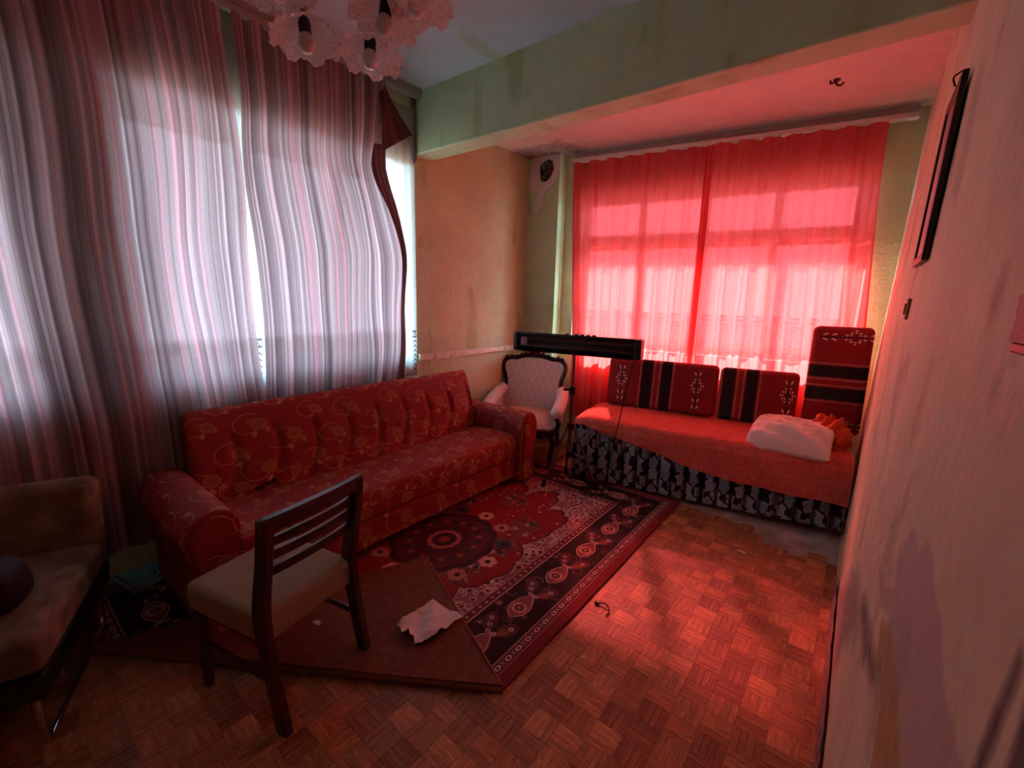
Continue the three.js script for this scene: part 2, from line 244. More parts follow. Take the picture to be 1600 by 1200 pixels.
// ---------- windows ----------
const frameMat = M({ color: 0xe6e4dc, roughness: 0.45 }), glassMat = P({ color: 0xffffff, transmission: 1, thickness: 0, roughness: 0.02, ior: 1.45 });
function windowUnit(name, label, w, h, sashes, transom, place, b = 0.055, tr = 0.045) {
  const o = new THREE.Group(); o.name = name; o.userData = { kind: 'structure', label }; scene.add(o); place(o);
  part(o, 'window_frame', merge([span(0, w, 0, 0.06, -0.03, 0.03), span(0, w, h - 0.06, h, -0.03, 0.03), span(0, 0.05, 0.06, h - 0.06, -0.03, 0.03), span(w - 0.05, w, 0.06, h - 0.06, -0.03, 0.03), span(0.05, w - 0.05, transom - tr, transom + tr, -0.03, 0.03)]), frameMat);
  part(o, 'window_sill', box(w - 0.01, 0.03, 0.1, w / 2, 0.0, 0.02, 0.008), frameMat);
  const sw = (w - 0.1) / sashes;
  for (let k = 0; k < sashes; k++) {
    const x0 = 0.05 + sw * k, x1 = x0 + sw;
    for (const [y0, y1] of [[0.06, transom - tr], [transom + tr, h - 0.06]]) {
      const s = part(o, 'sash', merge([span(x0, x0 + b, y0, y1, -0.045, 0.02), span(x1 - b, x1, y0, y1, -0.045, 0.02), span(x0 + b, x1 - b, y0, y0 + b, -0.045, 0.02), span(x0 + b, x1 - b, y1 - b, y1, -0.045, 0.02)]), frameMat);
      part(s, 'pane', span(x0 + b, x1 - b, y0 + b, y1 - b, -0.014, -0.012), glassMat);
    }
  }
}
windowUnit('window_1', 'casement window behind the red curtains', 2.46, 1.68, 4, 1.2, (o) => { o.position.set(...FW(0.04, 1.0, -0.18)); o.rotation.y = TH; }, 0.035, 0.035);
windowUnit('window_2', 'casement window behind the striped brown curtains', 1.92, 1.74, 3, 1.66, (o) => { o.position.set(WL - 0.055, 1.0, -0.55); o.rotation.y = Math.PI / 2; }, 0.03, 0.02);
windowUnit('window_3', 'casement window behind the striped brown curtain nearer the beige armchair', 0.56, 1.74, 1, 1.66, (o) => { o.position.set(WL - 0.055, 1.0, 0.3); o.rotation.y = Math.PI / 2; }, 0.03, 0.02);
// outside: slab over the far window, added wing wall shading the left windows, street
const outMat = M({ map: rep(concrete, 0.5, 0.5), color: 0xd8cfc0, roughness: 0.95 });
{ const o = struct('balcony_slab', uvm(box(5.2, 0.16, 1.0, 1.2, 3.1, -0.72)), outMat, 'slab jutting out above the red curtained window'); o.position.set(...FW(0, 0, 0)); o.rotation.y = TH; }
struct('wall_sun_blocker', uvm(span(-5.05, -3.12, -3.9, 6.5, -4.4, -4.2)), outMat, 'unseen wing wall added to block sun from the striped curtains');  // added out of view so direct sun misses the left windows
struct('eave_slab', uvm(span(-4.25, -3.125, 2.76, 2.92, -4.19, 3)), outMat, 'slab jutting out above the windows behind striped curtains');
struct('street_ground', uvm(span(-60, 50, -4.2, -4, -70, 40)), M({ map: rep(concrete, 0.1, 0.1), color: 0x8a7a6a, roughness: 1 }), 'ground outside below the windows');

// ---------- curtains ----------
const stripeTex = pixTex(1024, 256, (u, v) => { // 0.9 m of striped cloth across
  const x = u * 0.9, a = vnoise(u * 72, 0.5, 72, 101), b = vnoise(u * 30, 7.5, 30, 102), c = vnoise(u * 180, 3.5, 180, 103), w = vnoise(u * 512, v * 128, 0, 104);
  const L = clamp(0.12 + 0.95 * (0.6 * a + 0.3 * b + 0.25 * c - 0.1)) * (0.94 + 0.12 * w), red = step(0.55, 0.8, b);
  return [lerp(78, 240, L) + 6 * red, lerp(50, 200, L) - 20 * red, lerp(52, 202, L) - 16 * red];
});
const brownCloth = P({ map: stripeTex, transmission: 0.45, thickness: 0, roughness: 0.93, specularIntensity: 0.2 });
const stripeU = (s) => s / 0.9;
// gap between the two striped panels: centre z and half width against height
const gapZ = [[0, -1.165], [1.06, -1.157], [1.35, -1.153], [1.81, -1.136], [2.24, -1.127], [2.67, -1.135], [3.07, -1.110]];
const gapW = [[0, 0.0], [0.95, 0.0], [1.1, 0.012], [1.5, 0.028], [1.85, 0.026], [2.2, 0.0], [2.45, 0.0], [2.7, 0.018], [3.07, 0.024]];
const edgeB = [[0, -2.2], [0.9, -2.205], [1.17, -2.238], [1.5, -2.228], [1.9, -2.27], [2.23, -2.19], [2.5, -2.075], [2.63, -2.09], [3.06, -2.131]];
function folds(s, y, ph, lam, amp) { const k = step(3.1, 2.0, y); return amp * (0.45 + 0.55 * k) * (Math.sin(s / lam * 6.283 + ph + 1.7 * vnoise(s * 3, y * 0.5, 0, 111)) + 0.5 * Math.sin(s / lam * 15.1 + ph * 2 + 2.5 * vnoise(s * 5, y * 0.7, 0, 112))) + 0.02 * (fbm(s * 2.2, y * 1.1, 3, 0, 113) - 0.5); }
const smoothI = (pts, y) => (interp(pts, y - 0.09) + 2 * interp(pts, y) + interp(pts, y + 0.09)) / 4;
function brownPanel(name, label, zr, zl, width, x0, ph) { // zr, zl: z of its two upright edges against height
  const o = thing(name, label, 'curtain', [x0, 0, -1.6], 0);
  part(o, 'cloth', grid(200, 90, (u, v) => {
    const y = 0.22 + (3.085 - 0.22) * v + (v > 0.97 ? 0.012 * Math.sin(u * 60) : 0), a = zl(y), b = zr(y), z = lerp(a, b, u), s = u * width;
    const drag = 0.018 * Math.sin((s * 3.2 + (3 - y) * 1.1) * 6.283 * 0.6) * step(0.3, 0.9, u);
    return [folds(s, y, ph, 0.21, 0.014) + drag, y, z + 1.6 + 0.004 * Math.sin(y * 2 + s * 9), stripeU(s), y];
  }), brownCloth);
  return o;
}
const curA = brownPanel('striped_curtain', 'striped brown curtain hanging from ceiling beside the beige armchair', (y) => smoothI(gapZ, y) + smoothI(gapW, y), () => 1.3, 2.9, -2.915, 0.4);
const curB = brownPanel('striped_curtain', 'striped brown curtain behind the red sofa with a corner fallen from its rail', (y) => smoothI(edgeB, y), (y) => smoothI(gapZ, y) - smoothI(gapW, y), 1.35, -2.905, 2.1);
part(curB, 'fallen_corner', slab(8, 8, (u, v) => { const A = [-2.10, 3.05], B = [-2.335, 2.80], C = [-2.07, 2.62], D = [-2.06, 3.0]; const z = lerp(lerp(D[0], C[0], v), lerp(A[0], B[0], v), u), y = lerp(lerp(D[1], C[1], v), lerp(A[1], B[1], v), u); return [0.025 + 0.012 * Math.sin(u * 3 + v * 4), y, z + 1.6, u * 0.4, v * 0.4]; }, 0.004), M({ map: rep(stripeTex, 1, 1), color: 0x8a6e66, roughness: 0.95 }), 'limp folded corner of curtain cloth with shade tinted in');  // colour multiplier darkens the flap in place of its backlit shade
part(curB, 'turned_edge', grid(8, 60, (u, v) => { const y = lerp(0.3, 2.66, v), e = smoothI(edgeB, y), w = 0.045 + 0.05 * Math.exp(-(((y - 2.45) / 0.22) ** 2)) + 0.02 * Math.sin(y * 3); return [0.034 - 0.02 * u * u, y, e + w * u + 1.6, stripeU(u * w), y]; }), P({ map: stripeTex, color: 0xb89c98, transmission: 0.18, thickness: 0, roughness: 0.92 }), 'dark turned-back edge');
// white net curtain with an embroidered border
const netTex = pixTex(512, 512, (u, v) => { const k = 226 + 26 * Math.sin(u * Math.PI * 256) * Math.sin(v * Math.PI * 256) + 12 * (vnoise(u * 30, v * 30, 30, 5) - 0.5); return [k, k + 2, k + 3]; });
const netMat = P({ map: netTex, transmission: 0.94, thickness: 0, roughness: 0.7, specularIntensity: 0.1 });
const laceMat = P({ map: netTex, transmission: 0.8, thickness: 0, roughness: 0.76, specularIntensity: 0.1 });
const borderTex = canvasTex(1024, 256, (c, w, h) => { // 0.84 m by 0.36 m: hem with chevron columns
  c.fillStyle = '#cdd0d2'; c.fillRect(0, 0, w, h); c.strokeStyle = '#5c5058'; c.fillStyle = '#5c5058';
  for (let k = 0; k < 6; k++) { const x = (k + 0.5) * w / 6; c.lineWidth = 5; c.strokeRect(x - 34, 8, 68, 30); c.beginPath(); c.moveTo(x, 12); c.lineTo(x + 20, 34); c.lineTo(x - 20, 34); c.closePath(); c.stroke();
    for (let j = 0; j < 7; j++) { const y = 56 + j * 26, s = 30 - j * 2.5; c.lineWidth = 6; c.beginPath(); c.moveTo(x - s, y + 16); c.lineTo(x, y); c.lineTo(x + s, y + 16); c.stroke(); } c.fillRect(x - 40, 0, 80, 5); }
  c.lineWidth = 3; c.beginPath(); for (let x = 0; x <= w; x += 4) c.lineTo(x, 246 + 5 * Math.sin(x * 0.07)); c.stroke();
});
const borderMat = P({ map: borderTex, transmission: 0.9, thickness: 0, roughness: 0.8, specularIntensity: 0.1 });
function netPanel(name, label, pos, turn, len, yTop, yB, yHem, frontal, ph, amp, border) {
  const o = thing(name, label, 'curtain', pos, turn);
  const wave = (s, y) => amp * (Math.sin(s / 0.085 * 6.283 + ph + 2 * vnoise(s * 6, 1, 0, 121)) + 0.6 * Math.sin(s / 0.19 * 6.283 + ph)) * (0.6 + 0.4 * step(yTop, yTop - 0.8, y));
  part(o, 'net', grid(Math.round(len * 110), 40, (u, v) => { const y = lerp(yB, yTop, v), s = u * len; return [s, y, wave(s, y), s * 4, y * 4]; }), frontal ? laceMat : netMat);
  if (border) part(o, 'border', grid(Math.round(len * 110), 16, (u, v) => { const s = u * len, y = lerp(yHem + (frontal ? 0.018 * Math.abs(Math.sin(s / 0.075 * 3.1416)) : 0), yB, v); return [s, y, wave(s, y), s / 0.84, v]; }), borderMat, 'embroidered border with chevrons');
  return o;
}
netPanel('net_curtain', 'long white net curtain with chevron border behind striped curtains', [-2.972, 0, 1.3], Math.PI / 2, 3.725, 3.03, 1.31, 0.92, false, 0.2, 0.006, true);
netPanel('net_curtain', 'white net curtain with scalloped hem behind the red curtains', FW(0.06, 0, 0.038), TH, 2.4, 2.93, 1.5, 1.16, true, 1.2, 0.013, true);
// red curtains
const redTex = pixTex(512, 512, (u, v) => { const a = vnoise(u * 256, v * 60, 256, 131), b = vnoise(u * 60, v * 256, 60, 132), k = 0.92 + 0.16 * (0.5 * a + 0.5 * b); return [238 * k, 90 * k, 91 * k]; });
const redCloth = P({ map: rep(redTex, 2, 2), transmission: 0.39, thickness: 0, roughness: 0.79, specularIntensity: 0.2 });
function redPanel(label, t0, t1, ph) {
  const o = thing('red_curtain', label, 'curtain', FW(0, 0, 0.11), TH, 'red curtains on the alcove window');
  part(o, 'cloth', grid(170, 70, (u, v) => {
    const y = 0.35 + (2.955 - 0.35) * v + (v > 0.98 ? 0.01 * Math.sin(u * 44 + ph) : 0), a = t0(y), b = t1(y), t = lerp(a, b, u), s = u * 1.7;
    const near = 0.6 + 0.4 * step(2.95, 2.2, y);
    const d = near * (0.03 * Math.sin(s / 0.24 * 6.283 + ph + 2.2 * vnoise(s * 3, y * 0.35, 0, 141)) + 0.011 * Math.sin(s / 0.075 * 6.283 + 3 * vnoise(s * 4, y * 0.4, 0, 142))) + 0.02 * (fbm(s * 3, y * 1.2, 3, 0, 143) - 0.5);
    return [t + 0.01 * Math.sin(s * 22 + y), y, d + (ph > 2 ? 0.03 : 0) * step(0.15, 0, u), s, y];
  }), redCloth);
}
redPanel('red curtain nearer the column with the broken flue hole', (y) => lerp(0.10, 0.02, step(0.8, 2.95, y)), () => 1.31, 0.5);
redPanel('red curtain nearer the stained wall', () => 1.25, (y) => lerp(2.60, 2.49, step(0.6, 2.95, y)), 2.9);
// rails
{
  const o = thing('curtain_rail', 'white curtain rail under the alcove ceiling', 'curtain rail', FW(0, 2.955, 0.085), TH);
  part(o, 'track', span(0.0, 2.66, 0, 0.035, -0.03, 0.05, 0.006), M({ color: 0xdcd6d0, roughness: 0.5 }));
  part(o, 'backing_board', span(0.0, 2.66, 0.035, 0.104, -0.085, -0.03), M({ color: 0xb8a8a0, roughness: 0.7 }), 'board above the track');
  for (let k = 0; k < 17; k++) part(o, 'hook', rod([0.1 + k * 0.155, 0.005, 0.025], [0.1 + k * 0.155, -0.03, 0.025], 0.004), M({ color: 0xcfc9c4, roughness: 0.5 }));
}
{
  const o = thing('curtain_rail', 'dark curtain rail board along the ceiling above the striped curtains', 'curtain rail', [-2.94, 3.06, -2.455], 0);
  part(o, 'backing_board', span(-0.08, 0.045, 0.07, 0.099, 0.0, 3.7), M({ color: 0xa8a698, roughness: 0.6 }));
  part(o, 'track', span(0.0, 0.035, 0.03, 0.07, 0.0, 3.7, 0.004), M({ color: 0xb8b2ac, metalness: 0.4, roughness: 0.35 }), 'pale metal track');
  part(o, 'end_bracket', merge([span(-0.075, -0.03, -0.40, 0.099, 0.0, 0.012), span(-0.075, -0.055, -0.42, -0.2, 0.0, 0.03)]), M({ color: 0x6e6a5e, roughness: 0.6 }), 'hanging end board beside the beam');
}

// ---------- the sofa ----------
function flower(c, x, y, r, col) { c.save(); c.translate(x, y); c.fillStyle = col; for (let k = 0; k < 9; k++) { c.rotate(Math.PI * 2 / 9); c.beginPath(); c.ellipse(0, -r * 0.62, r * 0.3, r * 0.42, 0, 0, 7); c.fill(); } c.strokeStyle = 'rgba(120,30,24,0.9)'; c.lineWidth = r * 0.09; for (const q of [0.62, 0.38]) { c.beginPath(); c.arc(0, 0, r * q, 0, 7); c.stroke(); } c.restore(); }
function leaf(c, x, y, r, a, col) { c.save(); c.translate(x, y); c.rotate(a); c.fillStyle = col; for (const s of [-0.7, 0, 0.7]) { c.save(); c.rotate(s); c.beginPath(); c.moveTo(0, 0); c.quadraticCurveTo(r * 0.45, -r * 0.5, 0, -r); c.quadraticCurveTo(-r * 0.45, -r * 0.5, 0, 0); c.fill(); c.restore(); } c.restore(); }
const sofaTex = canvasTex(1024, 1024, (c, w, h) => {
  c.fillStyle = '#962824'; c.fillRect(0, 0, w, h);
  for (let k = 0; k < 9000; k++) { c.fillStyle = rnd() < 0.5 ? 'rgba(70,8,8,0.12)' : 'rgba(220,90,70,0.09)'; c.fillRect(rnd() * w, rnd() * h, 3, 10); }
  const wrap = (fn) => { for (const dx of [-w, 0, w]) for (const dy of [-h, 0, h]) { c.save(); c.translate(dx, dy); fn(); c.restore(); } };
  const gold = '#b47048', pale = '#c08a62', dim = '#a04c36';
  const items = [[180, 200, 78], [620, 130, 64], [880, 420, 84], [400, 520, 70], [150, 760, 80], [660, 760, 76], [930, 900, 58], [420, 920, 60]];
  wrap(() => {
    c.strokeStyle = pale; c.lineWidth = 9; c.lineCap = 'round';
    for (const [x, y, r] of items) { c.beginPath(); for (let a = 0; a < 5.2; a += 0.15) { const q = r * (2.1 - a * 0.2); c.lineTo(x + r * 1.3 + q * Math.cos(a + x), y + q * Math.sin(a + x)); } c.stroke(); }
    for (const [x, y, r] of items) { flower(c, x, y, r, gold); leaf(c, x + r * 1.5, y - r * 0.7, r * 0.95, 0.7 + x, dim); leaf(c, x - r * 1.3, y + r * 0.9, r * 0.9, 3 + y, gold); leaf(c, x + r * 0.4, y + r * 1.7, r * 0.8, 2 + x * 0.1, pale); }
  });
});
const sofaMat = M({ map: rep(sofaTex, 1 / 0.62, 1 / 0.62), roughness: 0.72, bumpMap: rep(weave, 8, 8), bumpScale: 0.0008 });
const sofaPlain = M({ map: rep(sofaTex, 1 / 0.62, 1 / 0.62), roughness: 0.7 });
{
  const o = thing('sofa', 'long red floral sofa bed with rolled arms under striped curtains', 'sofa', [-2.5, 0, -1.77]);
  const L = 1.09;
  // lofted backrest: profile (x, y) swept along z
  const prof = curvePts([[-0.17, 0.36], [-0.185, 0.5], [-0.235, 0.72], [-0.285, 0.88], [-0.305, 0.925], [-0.325, 0.94], [-0.35, 0.93], [-0.36, 0.9], [-0.355, 0.6], [-0.345, 0.36]], 60);
  const cz = prof.reduce((a, p) => [a[0] + p[0] / prof.length, a[1] + p[1] / prof.length], [0, 0]);
  const nz = 260, tuft = (z, y) => { // creases that lean one way and the other between rows of buttons
    const p = 0.242, v = (y - 0.42) / 0.5; const s = z / p + 0.42 * Math.sin(v * 3.1), d = Math.abs(s - Math.round(s)); return v > 0.02 && v < 0.84 ? -0.024 * Math.exp(-Math.pow(d / 0.1, 2)) * step(0.84, 0.62, v) : 0;
  };
  const back = grid(nz, prof.length - 1, (u, v) => {
    const [x, y] = prof[Math.round(v * (prof.length - 1))], z = lerp(-L - 0.0, L + 0.0, u), e = Math.min(u, 1 - u) * 2 * L, k = e < 0.035 ? Math.sqrt(1 - Math.pow(1 - e / 0.035, 2)) * 0.16 + 0.84 : 1;
    const front = v < 0.55 ? 1 : 0; return [cz[0] + (x - cz[0]) * k + front * (tuft(z, y) + 0.008 * (fbm(z * 4, y * 4, 3, 0, 151) - 0.5)), cz[1] + (y - cz[1]) * k, z, z, y * 1.05 - x];
  });
  const cap = (z) => { const s = new THREE.Shape(prof.map(([x, y]) => new THREE.Vector2(cz[0] + (x - cz[0]) * 0.84, cz[1] + (y - cz[1]) * 0.84))), g = new THREE.ShapeGeometry(s); g.translate(0, 0, z); return g; };
  part(o, 'backrest', merge([back, cap(-L), cap(L)]), sofaMat);
  const seat = grid(150, 60, (u, v) => { // top and front of the seat in one skin
    const z = lerp(-L, L, u), q = curveSeat(v), e = Math.min(u, 1 - u) * 2 * L, k = e < 0.03 ? (1 - e / 0.03) ** 2 : 0;
    const sag = v < 0.7 ? -0.014 * Math.sin(u * Math.PI) + 0.012 * (fbm(z * 3, v * 3, 3, 0, 155) - 0.5) : 0.006 * (fbm(z * 4, v * 5, 3, 0, 156) - 0.5);
    return [q[0] - (v > 0.7 ? 0.02 * k : 0), q[1] + sag * 1 - 0.02 * k * (v < 0.75 ? 1 : 0), z, z, v * 0.86];
  });
  function curveSeat(v) { const pts = [[-0.2, 0.425], [0.05, 0.452], [0.25, 0.45], [0.305, 0.43], [0.325, 0.39], [0.325, 0.33], [0.318, 0.255], [0.3, 0.245]]; const c = curveSeat.c ??= new THREE.CatmullRomCurve3(pts.map(([x, y]) => V(x, y, 0))); const p = c.getPointAt(v); return [p.x, p.y]; }
  part(o, 'seat', merge([seat, span(-0.2, 0.3, 0.24, 0.4, -L, L)]), sofaMat);
  part(o, 'base', uvm(merge([span(-0.34, 0.31, 0.06, 0.238, -L, L, 0.02)])), sofaMat, 'red floral box under the seat');
  // rolled arms, extruded along x
  const ap = (s) => curvePts([[0.0, 0.05], [0.0, 0.3], [0.012, 0.44], [0.0, 0.54], [0.03, 0.605], [0.095, 0.628], [0.165, 0.6], [0.205, 0.53], [0.195, 0.44], [0.165, 0.3], [0.16, 0.05]], 44).map(([x, y]) => [x * s, y]);
  for (const s of [1, -1]) {
    const g = extr(s > 0 ? ap(1) : ap(-1).reverse(), 0.74, 0.012); g.rotateY(-Math.PI / 2); g.scale(-1, 1, 1); // depth -> +x
    { const ix = g.index; if (!ix) { const p = g.attributes.position; for (let i = 0; i < p.count; i += 3) for (const k of ['position', 'normal', 'uv']) { const a = g.attributes[k], n = a.itemSize; for (let c = 0; c < n; c++) { const t = a.array[(i + 1) * n + c]; a.array[(i + 1) * n + c] = a.array[(i + 2) * n + c]; a.array[(i + 2) * n + c] = t; } } } }
    g.translate(-0.37, 0, s * (L + 0.002)); g.computeVertexNormals();
    const arm = part(o, 'arm', uvm(g), sofaMat);
    const f = extr((s > 0 ? ap(1) : ap(-1).reverse()).map(([x, y]) => [x * 0.8 + s * 0.02, 0.05 + (y - 0.05) * 0.965]), 0.022, 0.008); f.rotateY(Math.PI / 2); f.scale(1, 1, -1); f.computeVertexNormals(); f.translate(0.366, 0, s * (L + 0.002));
    part(arm, 'arm_front', uvm(f), sofaPlain, 'padded front panel');
  }
  for (const x of [-0.3, 0.24]) for (const z of [-1.0, 1.0]) part(o, 'foot', rod([x, 0.015, z], [x, 0.07, z], 0.022, 0.03), M({ color: 0x2a1a14 }));
  for (let k = -4; k <= 4; k++) part(o, 'button', (() => { const g = new THREE.SphereGeometry(0.013, 12, 8); g.scale(0.6, 1, 1); g.translate(-0.2, 0.62, k * 0.242 - 0.101 * 0); return g; })(), sofaPlain);
}
// things on the sofa
{
  const o = thing('sunglasses', 'black folded sunglasses lying on the red sofa seat', 'sunglasses', [-2.6, 0.478, -0.98], 0.5), m = M({ color: 0x0c0c0e, roughness: 0.25 });
  for (const s of [-1, 1]) { const ring = new THREE.TorusGeometry(0.026, 0.004, 8, 24); ring.rotateX(1.35); ring.translate(0, 0.008, s * 0.034); const r = part(o, 'rim', ring, m); const l = new THREE.CylinderGeometry(0.025, 0.025, 0.003, 24); l.translate(0, 0.007, s * 0.034); part(r, 'lens', l, M({ color: 0x15151a, roughness: 0.1 })); part(o, 'temple', tube([[0.0, 0.012, s * 0.062], [0.03, 0.03, s * 0.06], [0.06, 0.03, -s * 0.01], [0.075, 0.014, -s * 0.04]], 0.0035, 16, 6), m); }
  part(o, 'bridge', tube([[0, 0.012, -0.01], [-0.004, 0.016, 0], [0, 0.012, 0.01]], 0.0035, 8, 6), m);
}
one('paper_scrap', 'small white scrap beside the rolled sofa arm on the seat', 'paper', grid(6, 4, (u, v) => [(u - 0.5) * 0.05, 0.012 * Math.sin(u * 4 + v * 2), (v - 0.5) * 0.025]), M({ color: 0xe8ded6 }), [-2.52, 0.455, -0.73], 0.4);

// ---------- dining chair ----------
const chairWood = M({ map: rep(darkWood, 2, 2), roughness: 0.38 }), beige = M({ map: rep(pixTex(256, 256, (u, v) => { const k = 0.85 + 0.3 * vnoise(u * 128, v * 128, 128, 161); return [150 * k, 132 * k, 106 * k]; }), 3, 3), roughness: 0.9 });
{
  const o = thing('dining_chair', 'dark wooden dining chair with slatted back and beige seat', 'chair', [-1.5215, 0, -0.741], 3.37);
  const post = curvePts([[-0.02, 0.0], [0.025, 0.22], [0.05, 0.42], [0.045, 0.52], [0.012, 0.7], [-0.008, 0.842]], 24);
  const outline = [...post.map(([x, y]) => [x - 0.02 - 0.004 * Math.sin(y * 3.5), y]), ...post.slice().reverse().map(([x, y]) => [x + 0.022 + 0.008 * Math.exp(-(((y - 0.45) / 0.14) ** 2)), y])];
  for (const s of [-1, 1]) {
    const g = extr(outline, 0.036, 0.006); g.translate(0, 0, s * 0.205 - 0.018); part(o, 'leg', uvm(g), chairWood);
    part(o, 'leg', uvm((() => { const f = box(0.038, 0.36, 0.038, 0, 0.18, 0, 0.006), p = f.attributes.position; for (let i = 0; i < p.count; i++) { const k = 0.75 + 0.25 * p.getY(i) / 0.36; p.setX(i, p.getX(i) * k); p.setZ(i, p.getZ(i) * k); } f.translate(0.43, 0, s * 0.21); return f; })()), chairWood);
    part(o, 'stretcher', box(0.4, 0.028, 0.016, 0.235, 0.2, s * 0.205, 0.004), chairWood);
    part(o, 'side_rail', box(0.36, 0.06, 0.02, 0.24, 0.36, s * 0.2, 0.004), chairWood);
  }
  const slat = (y0, y1, th, x, hw = 0.2) => slab(20, 4, (u, v) => { const z = lerp(-hw, hw, u); return [x - 0.034 * (1 - (2 * u - 1) ** 2), lerp(y0, y1, 1 - v) + 0.012 * (1 - (2 * u - 1) ** 2), z]; }, th);
  part(o, 'top_rail', uvm(slat(0.8, 0.856, 0.026, 0.006, 0.222)), chairWood);
  for (const [y, x] of [[0.733, 0.022], [0.678, 0.03], [0.615, 0.038]]) part(o, 'slat', uvm(slat(y, y + 0.034, 0.014, x)), chairWood);
  part(o, 'seat', uvm((() => { const g = new RoundedBoxGeometry(0.46, 0.125, 0.46, 6, 0.03), p = g.attributes.position; for (let i = 0; i < p.count; i++) { const x = p.getX(i), z = p.getZ(i), y = p.getY(i); p.setZ(i, z * (0.955 + 0.12 * x)); if (y > 0.04) p.setY(i, y + 0.014 * Math.cos(x * 6) * Math.cos(z * 6)); } g.computeVertexNormals(); g.translate(0.27, 0.398, 0); return g; })()), beige, 'thick beige upholstered seat');
}

// ---------- the beige armchair at the window ----------
{
  const o = thing('low_armchair', 'worn beige armchair on a chrome base beside the striped curtain', 'armchair', [-2.41, 0.004, 0.15], -0.382);
  const cloth = M({ map: rep(pixTex(512, 512, (u, v) => { const k = 0.7 + 0.5 * fbm(u * 12, v * 12, 5, 12, 171), s = step(0.55, 0.75, fbm(u * 5, v * 5, 4, 5, 172)); return [132 * k - 24 * s, 112 * k - 24 * s, 88 * k - 20 * s]; }), 1.4, 1.4), roughness: 0.92, bumpMap: rep(weave, 6, 6), bumpScale: 0.001 });
  const cush = (w, h, d, puff) => { const g = new RoundedBoxGeometry(w, h, d, 8, 0.045), p = g.attributes.position; for (let i = 0; i < p.count; i++) { const x = p.getX(i), y = p.getY(i), z = p.getZ(i); p.setY(i, y + Math.sign(y) * puff * Math.cos(x / w * 3) * Math.cos(z / d * 3) + 0.008 * (fbm(x * 9 + 4, z * 9, 3, 0, 173) - 0.5)); } g.computeVertexNormals(); return g; };
  const seat = cush(0.74, 0.15, 0.66, 0.018); seat.translate(0.0, 0.405, 0); part(o, 'seat_cushion', uvm(seat), cloth);
  const bk = cush(0.36, 0.14, 0.66, 0.02); bk.rotateZ(Math.PI / 2 + 0.1); bk.translate(-0.335, 0.58, 0); part(o, 'back_cushion', uvm(bk), cloth);
  const dark = M({ map: rep(darkWood, 1.5, 1.5), color: 0x77706c, roughness: 0.55 });
  part(o, 'seat_frame', span(-0.4, 0.34, 0.22, 0.31, -0.31, 0.31, 0.01), dark);
  part(o, 'back_panel', (() => { const g = box(0.03, 0.42, 0.62, 0, 0, 0, 0.01); g.rotateZ(0.1); g.translate(-0.415, 0.46, 0); return g; })(), dark);
  const chrome = M({ color: 0xd8dce4, metalness: 1, roughness: 0.18 });
  for (const s of [-1, 1]) part(o, 'leg', tube([[0.3, 0.225, s * 0.27], [0.31, 0.12, s * 0.27], [0.28, 0.014, s * 0.27], [0.2, 0.012, s * 0.27], [-0.25, 0.012, s * 0.27], [-0.33, 0.014, s * 0.27], [-0.36, 0.12, s * 0.27], [-0.35, 0.225, s * 0.27]], 0.011, 60, 10), chrome, 'chrome tube runner');
  const bag = new THREE.SphereGeometry(1, 40, 28); { const p = bag.attributes.position; for (let i = 0; i < p.count; i++) { const x = p.getX(i), y = p.getY(i), z = p.getZ(i), f = 0.9 + 0.25 * fbm(x * 2 + 3, y * 2 + z * 2, 3, 0, 174), q = (a) => Math.sign(a) * Math.abs(a) ** 0.65; p.setXYZ(i, q(x) * 0.12 * f, Math.max(-0.075, q(y) * 0.085 * f), q(z) * 0.15 * f); } bag.computeVertexNormals(); }
  const bg = thing('black_bag', 'slumped black bag on the beige armchair seat', 'bag', [-2.24, 0.5, 0.12], -0.38); bag.translate(0, 0.07, 0); part(bg, 'bag_body', uvm(bag), M({ color: 0x121113, roughness: 0.6 })); part(bg, 'bag_strap', tube([[-0.05, 0.13, -0.08], [-0.02, 0.17, -0.03], [0.03, 0.17, 0.03], [0.05, 0.13, 0.08]], 0.007, 20, 6), M({ color: 0x18161a, roughness: 0.6 }));
}
